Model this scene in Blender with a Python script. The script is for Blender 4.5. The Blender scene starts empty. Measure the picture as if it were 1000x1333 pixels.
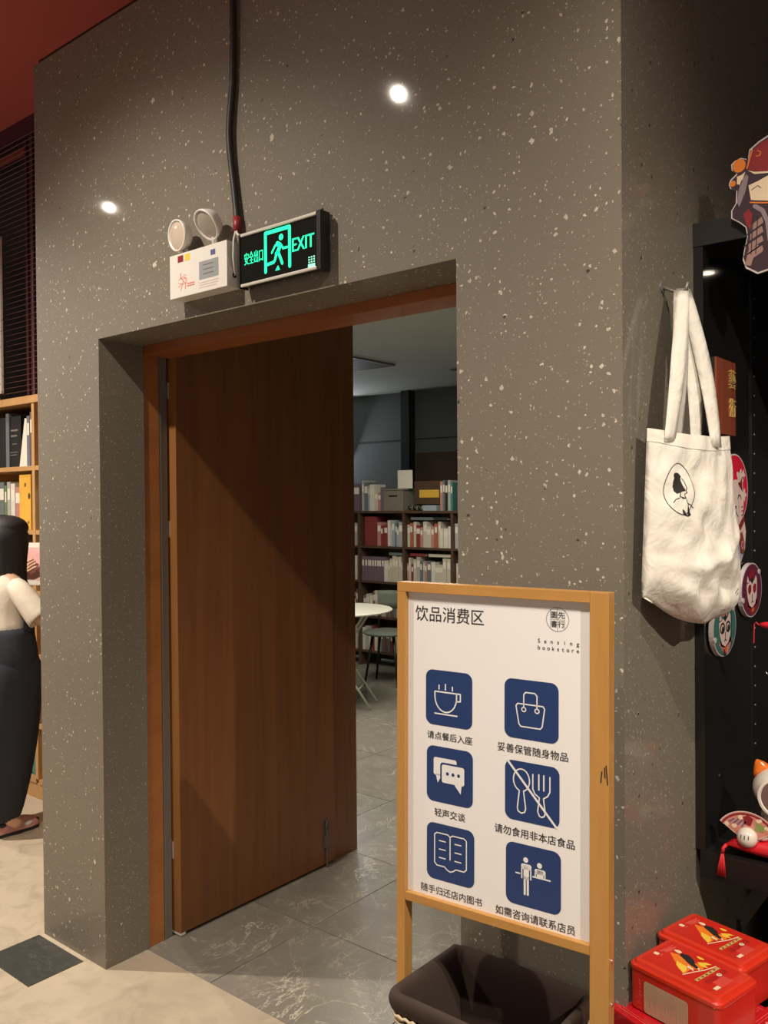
import bpy, bmesh, math, random
from mathutils import Vector, Matrix
PI = math.pi
R = math.radians
V = Vector
scene = bpy.context.scene
col = scene.collection
random.seed(7)

# ------------------------------------------------------------------ camera
CAM = V((2.5297, -1.6122, 1.55))
YAW, PITCH, ROLL, FPX = R(39.2311), R(-0.6337), R(-0.4677), 1119.1
fw = V((-math.sin(YAW) * math.cos(PITCH), math.cos(YAW) * math.cos(PITCH), math.sin(PITCH)))
rt = V((math.cos(YAW), math.sin(YAW), 0.0))
up = rt.cross(fw)
r2 = math.cos(ROLL) * rt + math.sin(ROLL) * up
u2 = -math.sin(ROLL) * rt + math.cos(ROLL) * up
cd = bpy.data.cameras.new('camera')
cam = bpy.data.objects.new('camera', cd)
col.objects.link(cam)
m3 = Matrix((r2, u2, -fw)).transposed()
cam.matrix_world = Matrix.Translation(CAM) @ m3.to_4x4()
cd.sensor_fit = 'HORIZONTAL'
cd.sensor_width = 36
cd.lens = 36 * FPX / 1000
cd.clip_start = 0.05
scene.camera = cam

# ------------------------------------------------------------------ world, lights, exposure
w = bpy.data.worlds.new('world')
scene.world = w
w.use_nodes = True
w.node_tree.nodes['Background'].inputs[0].default_value = (1.0, 0.86, 0.72, 1)
w.node_tree.nodes['Background'].inputs[1].default_value = 0.27
scene.view_settings.view_transform = 'Standard'
scene.view_settings.look = 'None'
scene.view_settings.exposure = 0.0
scene.view_settings.gamma = 1
scene.view_settings.use_curve_mapping = False


def spot(loc, power, colr, size=0.035, angle=165, blend=0.9, aim=(0, 0, -1)):
    l = bpy.data.lights.new('downlight_or_fill', 'SPOT')
    l.energy = power
    l.color = colr
    l.shadow_soft_size = size
    l.spot_size = R(angle)
    l.spot_blend = blend
    o = bpy.data.objects.new('downlight_or_fill', l)
    o.location = loc
    o.rotation_euler = V(aim).to_track_quat('-Z', 'Y').to_euler()
    col.objects.link(o)


def area(loc, sx, sy, power, colr, aim):
    l = bpy.data.lights.new('area_lamp', 'AREA')
    l.energy = power
    l.color = colr
    l.shape = 'RECTANGLE'
    l.size = sx
    l.size_y = sy
    o = bpy.data.objects.new('area_lamp', l)
    o.location = loc
    o.rotation_euler = V(aim).to_track_quat('-Z', 'Y').to_euler()
    col.objects.link(o)


WARM = (1.0, 0.885, 0.74)
for lx, pw_, am, an in ((-1.76, 450, (0.1, 0.36, -1), 112), (0.33, 170, (-0.05, 0.32, -1), 112), (2.42, 185, (0, 0.32, -1), 112), (4.51, 400, (-2.30, 1.78, -2.35), 50)):
    spot((lx, -1.20, 3.24), pw_, WARM, size=0.028, angle=an, blend=1.0, aim=am)
    spot((lx, -1.20, 3.235), 16, WARM, size=0.022, angle=170, blend=0.6)      # second weak wide lamp, added to give the wall highlights
spot((-1.9, -0.1, 3.4), 70, WARM, angle=120, blend=1.0, aim=(0, 0.2, -1))  # unseen spot, added to brighten the far left below the red ceiling
# daylight of the reading room window, and an unseen fill lamp added there
area((-4.9, 6.3, 2.3), 0.7, 1.1, 20, (0.85, 0.93, 1.0), (0.5, -1, -0.25))
area((-0.9, 2.6, 2.80), 1.2, 1.6, 85, (1.0, 0.92, 0.78), (0, 0, -1))


# ------------------------------------------------------------------ materials
def new_mat(name):
    m = bpy.data.materials.new(name)
    m.use_nodes = True
    nt = m.node_tree
    return m, nt, nt.nodes['Principled BSDF']


def N(nt, typ, **kw):
    n = nt.nodes.new(typ)
    for k, v in kw.items():
        setattr(n, k, v)
    return n


def mixc(nt, fac, a, b):
    n = nt.nodes.new('ShaderNodeMix')
    n.data_type = 'RGBA'
    for s, val in ((0, fac), (6, a), (7, b)):
        if hasattr(val, 'is_linked') or hasattr(val, 'links'):
            nt.links.new(val, n.inputs[s])
        else:
            n.inputs[s].default_value = val if s == 0 else (*val, 1)[:4]
    return n.outputs[2]


def mth(nt, op, a, b=0.0, clamp=False):
    n = nt.nodes.new('ShaderNodeMath')
    n.operation = op
    n.use_clamp = clamp
    for i, val in ((0, a), (1, b)):
        if hasattr(val, 'links'):
            nt.links.new(val, n.inputs[i])
        else:
            n.inputs[i].default_value = val
    return n.outputs[0]


def pos(nt, scale=(1, 1, 1), rnd=0.0):
    g = N(nt, 'ShaderNodeNewGeometry')
    mp = N(nt, 'ShaderNodeMapping')
    nt.links.new(g.outputs['Position'], mp.inputs[0])
    mp.inputs['Scale'].default_value = scale
    if rnd:
        oi = N(nt, 'ShaderNodeObjectInfo')
        mu = mth(nt, 'MULTIPLY', oi.outputs['Random'], rnd)
        cb = N(nt, 'ShaderNodeCombineXYZ')
        for i in range(3):
            nt.links.new(mu, cb.inputs[i])
        nt.links.new(cb.outputs[0], mp.inputs['Location'])
    return mp.outputs[0]


def noise(nt, vec, scale, detail=3, rough=0.5, dist=0.0):
    n = N(nt, 'ShaderNodeTexNoise')
    nt.links.new(vec, n.inputs['Vector'])
    n.inputs['Scale'].default_value = scale
    n.inputs['Detail'].default_value = detail
    n.inputs['Roughness'].default_value = rough
    n.inputs['Distortion'].default_value = dist
    return n.outputs[0]


def bump(nt, b, h, strength, dist=0.01):
    n = N(nt, 'ShaderNodeBump')
    n.inputs['Strength'].default_value = strength
    n.inputs['Distance'].default_value = dist
    nt.links.new(h, n.inputs['Height'])
    nt.links.new(n.outputs[0], b.inputs['Normal'])


def plain(name, c, rough=0.5, metal=0.0, var=0.10, vs=30, coat=0.0, emit=None, es=0.0, bmp=0.0):
    m, nt, b = new_mat(name)
    f = noise(nt, pos(nt), vs)
    dark = tuple(x * (1 - var) for x in c)
    lite = tuple(min(1, x * (1 + var)) for x in c)
    nt.links.new(mixc(nt, f, dark, lite), b.inputs['Base Color'])
    b.inputs['Roughness'].default_value = rough
    b.inputs['Metallic'].default_value = metal
    b.inputs['Coat Weight'].default_value = coat
    if emit:
        b.inputs['Emission Color'].default_value = (*emit, 1)
        b.inputs['Emission Strength'].default_value = es
    if bmp:
        bump(nt, b, f, bmp)
    return m


def wood(name, a, c, gs=(14, 14, 0.7), rough=0.42, coat=0.15, streak=(22, 22, 1.2)):
    m, nt, b = new_mat(name)
    f = noise(nt, pos(nt, gs), 1.6, 5, 0.6, 0.6)
    g = noise(nt, pos(nt, streak), 6.0, 3, 0.6)
    f2 = mth(nt, 'MULTIPLY_ADD', f, 1.6)
    nt.nodes[-1].inputs[2].default_value = -0.3
    f2.node.use_clamp = True
    cc = mixc(nt, f2, a, c)
    g2 = mth(nt, 'MULTIPLY', g, 0.30)
    nt.links.new(mixc(nt, g2, cc, tuple(x * 0.45 for x in a)), b.inputs['Base Color'])
    b.inputs['Roughness'].default_value = rough
    b.inputs['Coat Weight'].default_value = coat
    bump(nt, b, g, 0.06, 0.003)
    return m


def terrazzo(name):
    m, nt, b = new_mat(name)
    P = pos(nt)
    # warped coordinates give the chips ragged outlines
    wn = N(nt, 'ShaderNodeTexNoise')
    nt.links.new(P, wn.inputs['Vector'])
    wn.inputs['Scale'].default_value = 90
    wn.inputs['Detail'].default_value = 2
    s = N(nt, 'ShaderNodeVectorMath', operation='SCALE')
    nt.links.new(wn.outputs[1], s.inputs[0])
    s.inputs['Scale'].default_value = 0.012
    ad = N(nt, 'ShaderNodeVectorMath', operation='ADD')
    nt.links.new(P, ad.inputs[0])
    nt.links.new(s.outputs[0], ad.inputs[1])
    W = ad.outputs[0]
    big = noise(nt, P, 1.1, 3)
    fine = noise(nt, P, 260, 2)
    base = mixc(nt, big, (0.142, 0.124, 0.094), (0.182, 0.160, 0.124))
    base = mixc(nt, mth(nt, 'MULTIPLY', fine, 0.45), base, (0.23, 0.21, 0.17))

    def layer(prev, scale, rmax, prob, ca, cb_, metric='EUCLIDEAN'):
        v = N(nt, 'ShaderNodeTexVoronoi')
        v.distance = metric
        v.inputs['Scale'].default_value = scale
        nt.links.new(W, v.inputs['Vector'])
        sp = N(nt, 'ShaderNodeSeparateColor')
        nt.links.new(v.outputs['Color'], sp.inputs[0])
        # radius: rmax * (r - (1-prob))/prob
        r0 = mth(nt, 'SUBTRACT', sp.outputs[0], 1 - prob)
        r1 = mth(nt, 'MULTIPLY', r0, rmax / prob)
        d = mth(nt, 'SUBTRACT', r1, v.outputs['Distance'])
        k = mth(nt, 'MULTIPLY', d, 40.0, True)
        ch = mixc(nt, sp.outputs[1], ca, cb_)
        return mixc(nt, k, prev, ch)
    c = layer(base, 170, 0.38, 0.34, (0.28, 0.25, 0.20), (0.44, 0.40, 0.33))
    c = layer(c, 80, 0.33, 0.30, (0.38, 0.35, 0.28), (0.72, 0.67, 0.56))
    c = layer(c, 38, 0.31, 0.24, (0.42, 0.38, 0.31), (0.74, 0.69, 0.58), 'MANHATTAN')
    c = layer(c, 19, 0.23, 0.25, (0.55, 0.51, 0.43), (0.78, 0.73, 0.62), 'MANHATTAN')
    c = layer(c, 41, 0.20, 0.10, (0.03, 0.026, 0.022), (0.07, 0.055, 0.045))
    nt.links.new(c, b.inputs['Base Color'])
    b.inputs['Roughness'].default_value = 0.55
    b.inputs['Coat Weight'].default_value = 0.30
    b.inputs['Coat Roughness'].default_value = 0.06
    return m


def concrete(name):
    m, nt, b = new_mat(name)
    P = pos(nt)
    a = noise(nt, P, 1.6, 5, 0.6, 0.8)
    f = noise(nt, P, 9, 4, 0.6, 1.0)
    c = mixc(nt, a, (0.37, 0.31, 0.23), (0.64, 0.55, 0.42))
    f3 = mth(nt, 'MULTIPLY', mth(nt, 'SUBTRACT', f, 0.48, True), 3.0, True)
    c = mixc(nt, f3, c, (0.36, 0.30, 0.22))
    nt.links.new(c, b.inputs['Base Color'])
    b.inputs['Roughness'].default_value = 0.40
    bump(nt, b, f, 0.08, 0.004)
    return m


def marble(name, a, c, vein, amt=1.0):
    m, nt, b = new_mat(name)
    P = pos(nt, (1, 1, 1), 37.0)
    big = noise(nt, P, 2.2, 4, 0.6, 1.5)
    cc = mixc(nt, big, a, c)
    oi = N(nt, 'ShaderNodeObjectInfo')
    cc = mixc(nt, mth(nt, 'MULTIPLY', oi.outputs['Random'], 0.45), cc, c)

    def veins(scale, width, dist, st):
        n1 = noise(nt, P, scale, 5, 0.62, dist)
        d = mth(nt, 'ABSOLUTE', mth(nt, 'SUBTRACT', n1, 0.5))
        k = mth(nt, 'SUBTRACT', 1.0, mth(nt, 'DIVIDE', d, width), True)
        patch = noise(nt, P, scale * 0.8 + 1.3, 2)
        p2 = mth(nt, 'MULTIPLY', mth(nt, 'SUBTRACT', patch, 0.42, True), 4.5, True)
        return mth(nt, 'MULTIPLY', mth(nt, 'MULTIPLY', k, p2), st * amt)
    cc = mixc(nt, veins(2.6, 0.010, 1.6, 0.80), cc, vein)
    cc = mixc(nt, veins(6.0, 0.014, 0.8, 0.48), cc, vein)
    cc = mixc(nt, veins(16.0, 0.02, 0.5, 0.25), cc, vein)
    nt.links.new(cc, b.inputs['Base Color'])
    b.inputs['Roughness'].default_value = 0.30
    return m


M = {}
M['terrazzo'] = terrazzo('terrazzo')
M['concrete'] = concrete('concrete_floor')
M['marble'] = marble('grey_marble', (0.125, 0.115, 0.094), (0.29, 0.275, 0.235), (0.66, 0.61, 0.50))
M['marble_dark'] = marble('dark_marble', (0.020, 0.022, 0.020), (0.075, 0.078, 0.070), (0.20, 0.20, 0.18), 0.35)
M['grout'] = plain('grout', (0.15, 0.14, 0.12), 0.9)
M['red_paint'] = plain('red_ceiling_paint', (0.46, 0.085, 0.075), 0.75, var=0.08, vs=2)
M['plaster'] = plain('plaster', (0.50, 0.50, 0.44), 0.9, var=0.04, vs=2)
M['blue_wall'] = plain('blue_grey_wall', (0.135, 0.150, 0.150), 0.7, var=0.10, vs=1.5)
M['dark_wall'] = plain('dark_wall', (0.035, 0.033, 0.030), 0.7)
M['black_steel'] = plain('black_steel', (0.018, 0.018, 0.02), 0.45)
M['door_wood'] = wood('door_wood', (0.165, 0.062, 0.021), (0.29, 0.115, 0.036))
M['edge_wood'] = wood('edge_wood', (0.30, 0.125, 0.038), (0.42, 0.19, 0.06))
M['jamb_wood'] = wood('jamb_wood', (0.30, 0.105, 0.028), (0.46, 0.18, 0.05), gs=(4, 4, 5), streak=(6, 6, 20))
M['head_wood'] = wood('head_wood', (0.30, 0.085, 0.024), (0.42, 0.14, 0.045), gs=(1.2, 10, 14), streak=(1.5, 22, 22))
M['oak'] = wood('oak', (0.44, 0.235, 0.085), (0.60, 0.35, 0.14), gs=(3, 3, 2), streak=(5, 20, 20))
M['frame_wood'] = wood('frame_wood', (0.46, 0.225, 0.055), (0.62, 0.33, 0.09), gs=(9, 9, 1.0), streak=(20, 20, 2))
M['rail_wood'] = wood('rail_wood', (0.46, 0.225, 0.055), (0.62, 0.33, 0.09), gs=(1.0, 9, 9), streak=(2, 20, 20))
M['walnut'] = wood('walnut', (0.060, 0.034, 0.020), (0.11, 0.062, 0.036), gs=(3, 3, 3))
M['sign_wood'] = wood('plaque_wood', (0.22, 0.050, 0.025), (0.34, 0.085, 0.045), gs=(20, 20, 1.2), rough=0.25, coat=0.5)
M['brush_metal'] = plain('brushed_metal', (0.50, 0.47, 0.43), 0.42, 0.35)
M['grey_metal'] = plain('grey_metal_strip', (0.23, 0.22, 0.20), 0.5, 0.5)
M['dull_metal'] = plain('dull_metal', (0.16, 0.14, 0.12), 0.45, 0.5)
M['chrome'] = plain('chrome', (0.75, 0.75, 0.75), 0.15, 1.0, var=0.02)
M['black_plastic'] = plain('black_plastic', (0.012, 0.012, 0.012), 0.38)
M['conduit'] = plain('black_conduit', (0.016, 0.015, 0.014), 0.5, bmp=0.1)
M['red_tape'] = plain('red_tape', (0.25, 0.015, 0.02), 0.45)
M['white_plastic'] = plain('white_plastic', (0.74, 0.72, 0.67), 0.4, var=0.02)
M['wire_white'] = plain('white_wire', (0.70, 0.68, 0.64), 0.45, var=0.02)
M['lens'] = plain('lamp_lens', (0.62, 0.52, 0.42), 0.16, var=0.06, coat=0.6)
M['lens_grey'] = plain('lamp_lens_grey', (0.42, 0.38, 0.33), 0.16, var=0.06, coat=0.6)
M['exit_face'] = plain('exit_face', (0.003, 0.007, 0.005), 0.22)
M['exit_green'] = plain('exit_green', (0.02, 0.6, 0.3), 0.4, emit=(0.0, 1.0, 0.44), es=1.15)
M['exit_white'] = plain('exit_pale', (0.3, 0.7, 0.5), 0.4, emit=(0.25, 1.0, 0.62), es=1.0)
M['alu'] = plain('pale_aluminium', (0.70, 0.69, 0.62), 0.35, 0.3, var=0.02)
M['board'] = plain('poster_white', (0.84, 0.835, 0.83), 0.33, var=0.012, vs=4)
M['ink'] = plain('black_ink', (0.018, 0.015, 0.015), 0.6)
M['navy'] = plain('navy_print', (0.018, 0.045, 0.155), 0.35, var=0.04)
M['white_ink'] = plain('white_print', (0.80, 0.80, 0.80), 0.45, var=0.02)
M['gloss_black'] = plain('gloss_black', (0.010, 0.009, 0.009), 0.16, var=0.2, coat=0.5)
M['matt_black'] = plain('matt_black', (0.008, 0.007, 0.0065), 0.45)
M['pin'] = plain('pin_metal', (0.32, 0.32, 0.31), 0.4, 0.3)
M['gold'] = plain('gold_letter', (0.85, 0.58, 0.18), 0.28, 0.5)
M['liner'] = plain('brown_cloth', (0.045, 0.028, 0.020), 0.9, var=0.3, vs=8, bmp=0.4)
M['wicker'] = plain('brown_wicker', (0.10, 0.045, 0.022), 0.6, var=0.4, vs=60)
M['wicker_light'] = plain('cream_cord', (0.58, 0.47, 0.32), 0.8, var=0.2, vs=80)
M['tin_red'] = plain('tin_red', (0.56, 0.024, 0.012), 0.32, var=0.06, coat=0.4)
M['tin_lid'] = plain('tin_lid_red', (0.66, 0.036, 0.014), 0.30, var=0.06, coat=0.4)
M['box_red'] = plain('carton_red', (0.50, 0.010, 0.018), 0.25, var=0.10, coat=0.5)
M['flame'] = plain('flame_orange', (0.85, 0.22, 0.02), 0.4)
M['flame_y'] = plain('flame_yellow', (0.88, 0.58, 0.06), 0.4)
M['cream'] = plain('cream_print', (0.82, 0.66, 0.46), 0.5)
M['pink_red'] = plain('pink_red_print', (0.80, 0.13, 0.10), 0.4)
M['label_tan'] = plain('label_tan', (0.52, 0.36, 0.24), 0.3, var=0.10, vs=40, coat=0.3)
M['label_line'] = plain('label_line', (0.36, 0.23, 0.15), 0.5)
M['skin'] = plain('skin', (0.56, 0.34, 0.23), 0.55, var=0.05)
M['hair'] = plain('black_hair', (0.010, 0.008, 0.008), 0.62, var=0.4, vs=60)
M['tshirt'] = plain('cream_tshirt', (0.68, 0.60, 0.50), 0.85, var=0.05, bmp=0.2)
M['navy_cloth'] = plain('navy_cloth', (0.014, 0.016, 0.026), 0.85, var=0.2, bmp=0.2)
M['shoe_pink'] = plain('pink_patch', (0.62, 0.30, 0.28), 0.6)
M['shoe_white'] = plain('white_patch', (0.72, 0.66, 0.60), 0.6)
M['shoe_black'] = plain('shoe_black', (0.02, 0.018, 0.02), 0.6)
M['paper'] = plain('paper', (0.66, 0.62, 0.55), 0.8, var=0.04)
M['ceramic'] = plain('white_ceramic', (0.76, 0.70, 0.62), 0.18, var=0.02, coat=0.6)
M['orange_gloss'] = plain('orange_glaze', (0.72, 0.17, 0.02), 0.2, var=0.4, vs=70, coat=0.5)
M['mauve'] = plain('mauve_dark', (0.16, 0.095, 0.095), 0.2, coat=0.6)
M['red_cloth'] = plain('red_cloth', (0.62, 0.010, 0.022), 0.5, var=0.1)
M['red_thread'] = plain('red_thread', (0.60, 0.02, 0.03), 0.6)
M['magenta'] = plain('magenta_gloss', (0.50, 0.02, 0.09), 0.3, coat=0.5)
M['stk_red'] = plain('sticker_red', (0.66, 0.012, 0.045), 0.3, var=0.04)
M['stk_edge'] = plain('acrylic_edge', (0.62, 0.56, 0.54), 0.25)
M['stk_white'] = plain('sticker_white', (0.76, 0.58, 0.54), 0.35, var=0.03)
M['stk_lilac'] = plain('sticker_lilac', (0.42, 0.38, 0.52), 0.35)
M['stk_pink'] = plain('sticker_pink', (0.74, 0.24, 0.22), 0.35)
M['stk_teal'] = plain('sticker_teal', (0.05, 0.17, 0.15), 0.35)
M['stk_purple'] = plain('sticker_purple', (0.13, 0.020, 0.055), 0.35)
M['stk_orange'] = plain('sticker_orange', (0.78, 0.22, 0.03), 0.35)
M['stk_brown'] = plain('sticker_brown', (0.24, 0.055, 0.03), 0.35)
M['stk_plum'] = plain('sticker_plum', (0.045, 0.022, 0.034), 0.4)
M['stk_dark_red'] = plain('sticker_dark_red', (0.26, 0.018, 0.022), 0.4)
M['stk_green'] = plain('sticker_green', (0.25, 0.33, 0.10), 0.4)
M['stk_blue'] = plain('sticker_blue', (0.10, 0.12, 0.25), 0.4)
M['table_white'] = plain('table_white', (0.66, 0.66, 0.56), 0.4, var=0.03)
M['seat_green'] = plain('grey_green_seat', (0.13, 0.15, 0.12), 0.7)
M['vent_grey'] = plain('vent_grey', (0.16, 0.14, 0.13), 0.6)
M['mesh_purple'] = plain('purple_metal', (0.050, 0.010, 0.022), 0.45)
M['mesh_wire'] = plain('mesh_wire', (0.24, 0.12, 0.13), 0.4, 0.5)
M['clear_grey'] = plain('grey_acrylic', (0.13, 0.11, 0.10), 0.3)


def canvas(name):
    m, nt, b = new_mat(name)
    P = pos(nt)
    c = noise(nt, P, 14, 3, 0.5, 0.6)
    f = noise(nt, pos(nt, (1, 1, 0.6)), 26, 3, 0.5, 1.2)
    nt.links.new(mixc(nt, c, (0.64, 0.60, 0.52), (0.80, 0.77, 0.70)), b.inputs['Base Color'])
    b.inputs['Roughness'].default_value = 0.85
    h = mth(nt, 'ADD', mth(nt, 'MULTIPLY', c, 1.5), mth(nt, 'MULTIPLY', f, 0.5))
    bump(nt, b, h, 0.55, 0.012)
    return m


M['canvas'] = canvas('white_canvas')


def speckle(name):
    m, nt, b = new_mat(name)
    f = noise(nt, pos(nt), 22, 5, 0.75, 0.5)
    k = mth(nt, 'MULTIPLY', mth(nt, 'SUBTRACT', f, 0.56), 14, True)
    nt.links.new(mixc(nt, k, (0.62, 0.58, 0.52), (0.03, 0.03, 0.03)), b.inputs['Base Color'])
    return m


M['speckle'] = speckle('ink_splashed_paper')


def daylight(name):
    m, nt, b = new_mat(name)
    f = noise(nt, pos(nt), 9, 4, 0.6)
    k = mth(nt, 'MULTIPLY', mth(nt, 'SUBTRACT', f, 0.50), 9, True)
    c = mixc(nt, k, (0.75, 0.95, 1.0), (0.22, 0.45, 0.25))
    b.inputs['Base Color'].default_value = (0.1, 0.1, 0.1, 1)
    nt.links.new(c, b.inputs['Emission Color'])
    b.inputs['Emission Strength'].default_value = 1.1
    return m


M['daylight'] = daylight('daylight_outside')


def glass(name):
    m, nt, b = new_mat(name)
    b.inputs['Transmission Weight'].default_value = 1.0
    b.inputs['Roughness'].default_value = 0.02
    b.inputs['IOR'].default_value = 1.45
    return m


M['glass'] = glass('glass')

# ------------------------------------------------------------------ builders
origin = {}


def thing(name, label, cat, loc, group=None):
    o = bpy.data.objects.new(name, None)
    o.empty_display_size = 0.05
    col.objects.link(o)
    o.location = loc
    o['label'] = label
    o['category'] = cat
    if group:
        o['group'] = group
    origin[o.name] = V(loc)
    return o


def tag(o, label, cat, group=None):
    o['label'] = label
    o['category'] = cat
    if group:
        o['group'] = group
    return o


def link(name, mesh, mat, parent=None, loc=None, smooth=False):
    o = bpy.data.objects.new(name, mesh)
    if mat:
        if isinstance(mat, (list, tuple)):
            for q in mat:
                mesh.materials.append(q)
        else:
            mesh.materials.append(mat)
    col.objects.link(o)
    if smooth:
        mesh.polygons.foreach_set('use_smooth', [True] * len(mesh.polygons))
    if parent:
        o.parent = parent
        mesh.transform(Matrix.Translation(-origin[parent.name]))
        origin[o.name] = origin[parent.name]
    else:
        if loc is None:
            c = [v.co for v in mesh.vertices]
            loc = V((sum(v.x for v in c) / len(c), sum(v.y for v in c) / len(c), min(v.z for v in c)))
        loc = V(loc)
        mesh.transform(Matrix.Translation(-loc))
        o.location = loc
        origin[o.name] = loc
    return o


def frame_of(d, hint=(0, 0, 1)):
    z = V(d).normalized()
    h = V(hint)
    if abs(z.dot(h)) > 0.98:
        h = V((1, 0, 0))
    x = h.cross(z).normalized()
    y = z.cross(x)
    return x, y, z


class MB:
    def __init__(s):
        s.b = bmesh.new()
        s.mi = 0

    def _f(s, vs):
        try:
            f = s.b.faces.new(vs)
            f.material_index = s.mi
            return f
        except ValueError:
            return None

    def hull8(s, c, bev=0.0):
        v = [s.b.verts.new(p) for p in c]
        fs = [s._f([v[i] for i in q]) for q in ((3, 2, 1, 0), (4, 5, 6, 7), (0, 1, 5, 4), (1, 2, 6, 5), (2, 3, 7, 6), (3, 0, 4, 7))]
        if bev > 0:
            es = set(e for f in fs for e in f.edges)
            bmesh.ops.bevel(s.b, geom=list(es), offset=bev, segments=2, affect='EDGES', profile=0.6)
        return s

    def box(s, x0, x1, y0, y1, z0, z1, bev=0.0, Mx=None):
        c = [V(p) for p in ((x0, y0, z0), (x1, y0, z0), (x1, y1, z0), (x0, y1, z0), (x0, y0, z1), (x1, y0, z1), (x1, y1, z1), (x0, y1, z1))]
        if Mx is not None:
            c = [Mx @ p for p in c]
        return s.hull8(c, bev)

    def bar(s, p, q, wx, wy, hint=(0, 0, 1), bev=0.0):
        p, q = V(p), V(q)
        x, y, z = frame_of(q - p, hint)
        c = []
        for e in (p, q):
            for a, b_ in ((-1, -1), (1, -1), (1, 1), (-1, 1)):
                c.append(e + x * a * wx / 2 + y * b_ * wy / 2)
        return s.hull8(c, bev)

    def tube(s, pts, r, n=8, closed=False, cap=True):
        pts = [V(p) for p in pts]
        k = len(pts)
        rr = r if isinstance(r, (list, tuple)) else [r] * k
        rings = []
        px = None
        for i, p in enumerate(pts):
            a = pts[(i - 1) % k] if (closed or i > 0) else p
            b_ = pts[(i + 1) % k] if (closed or i < k - 1) else p
            d = (b_ - a).normalized()
            if px is None:
                x, y, _ = frame_of(d)
            else:
                x = (px - d * px.dot(d)).normalized()
                y = d.cross(x)
            px = x
            rings.append([s.b.verts.new(p + (x * math.cos(2 * PI * j / n) + y * math.sin(2 * PI * j / n)) * rr[i]) for j in range(n)])
        m = k if closed else k - 1
        for i in range(m):
            A, B = rings[i], rings[(i + 1) % k]
            for j in range(n):
                s._f([A[j], A[(j + 1) % n], B[(j + 1) % n], B[j]])
        if cap and not closed:
            s._f(list(reversed(rings[0])))
            s._f(rings[-1])
        return s

    def cyl(s, p, q, r, n=16, r1=None):
        return s.tube([p, q], [r, r if r1 is None else r1], n)

    def lathe(s, prof, c, axis=(0, 0, 1), n=24, sx=1.0, sy=1.0, cap=True):
        c = V(c)
        x, y, z = frame_of(axis)
        rings = []
        for (r, h) in prof:
            if r < 1e-6:
                rings.append([s.b.verts.new(c + z * h)])
            else:
                rings.append([s.b.verts.new(c + z * h + x * math.cos(2 * PI * j / n) * r * sx + y * math.sin(2 * PI * j / n) * r * sy) for j in range(n)])
        for A, B in zip(rings, rings[1:]):
            if len(A) == 1 and len(B) == 1:
                continue
            for j in range(n):
                if len(A) == 1:
                    s._f([A[0], B[(j + 1) % n], B[j]])
                elif len(B) == 1:
                    s._f([A[j], A[(j + 1) % n], B[0]])
                else:
                    s._f([A[j], A[(j + 1) % n], B[(j + 1) % n], B[j]])
        if cap:
            if len(rings[0]) > 1:
                s._f(list(reversed(rings[0])))
            if len(rings[-1]) > 1:
                s._f(rings[-1])
        return s

    def ball(s, c, r, sx=1, sy=1, sz=1, nu=20, nv=12, Mx=None):
        c = V(c)
        rows = []
        for i in range(nv + 1):
            t = PI * i / nv
            row = []
            for j in range(nu if 0 < i < nv else 1):
                a = 2 * PI * j / nu
                p = V((math.sin(t) * math.cos(a) * sx, math.sin(t) * math.sin(a) * sy, math.cos(t) * sz)) * r
                if Mx is not None:
                    p = Mx @ p
                row.append(s.b.verts.new(c + p))
            rows.append(row)
        for A, B in zip(rows, rows[1:]):
            for j in range(nu):
                if len(A) == 1:
                    s._f([A[0], B[j], B[(j + 1) % nu]])
                elif len(B) == 1:
                    s._f([A[j], B[0], A[(j + 1) % nu]])
                else:
                    s._f([A[j], B[j], B[(j + 1) % nu], A[(j + 1) % nu]])
        return s

    def grid(s, P):
        g = [[s.b.verts.new(p) for p in row] for row in P]
        for i in range(len(g) - 1):
            for j in range(len(g[0]) - 1):
                s._f([g[i][j], g[i][j + 1], g[i + 1][j + 1], g[i + 1][j]])
        return s

    def prism(s, poly, F, h0, h1):
        """polygon in plane coordinates of frame F, extruded along its normal"""
        A = [s.b.verts.new(F.p(u, v_, h0)) for u, v_ in poly]
        B = [s.b.verts.new(F.p(u, v_, h1)) for u, v_ in poly]
        n = len(A)
        for fset in (list(reversed(A)), B):
            s._f(fset)
        for i in range(n):
            s._f([A[i], A[(i + 1) % n], B[(i + 1) % n], B[i]])
        return s

    def face(s, poly, F, h):
        s._f([s.b.verts.new(F.p(u, v_, h)) for u, v_ in poly])
        return s

    def stroke(s, pts, wd, F, h, closed=False):
        k = len(pts)
        m = k if closed else k - 1
        for i in range(m):
            a, b_ = pts[i], pts[(i + 1) % k]
            dx, dy = b_[0] - a[0], b_[1] - a[1]
            L = math.hypot(dx, dy) or 1e-9
            nx, ny = -dy / L * wd / 2, dx / L * wd / 2
            s.face([(a[0] + nx, a[1] + ny), (a[0] - nx, a[1] - ny), (b_[0] - nx, b_[1] - ny), (b_[0] + nx, b_[1] + ny)], F, h)
        for a in pts:
            s.face([(a[0] + wd / 2 * math.cos(t * PI / 4), a[1] + wd / 2 * math.sin(t * PI / 4)) for t in range(8)], F, h + 0.00002)
        return s

    def build(s, name, mat, parent=None, loc=None, smooth=False, norm=True, subdiv=0):
        if norm:
            bmesh.ops.recalc_face_normals(s.b, faces=s.b.faces[:])
        me = bpy.data.meshes.new(name)
        s.b.to_mesh(me)
        s.b.free()
        o = link(name, me, mat, parent, loc, smooth)
        if subdiv:
            md = o.modifiers.new('sub', 'SUBSURF')
            md.levels = md.render_levels = subdiv
        return o


class Frame:
    def __init__(s, O, a, v, n):
        s.O, s.a, s.v, s.n = V(O), V(a), V(v), V(n)

    def p(s, u, v, h=0.0):
        return s.O + s.a * u + s.v * v + s.n * h

    def sub(s, u, v, su, sv=None):
        return Frame(s.p(u, v), s.a * su, s.v * (sv or su), s.n)


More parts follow.
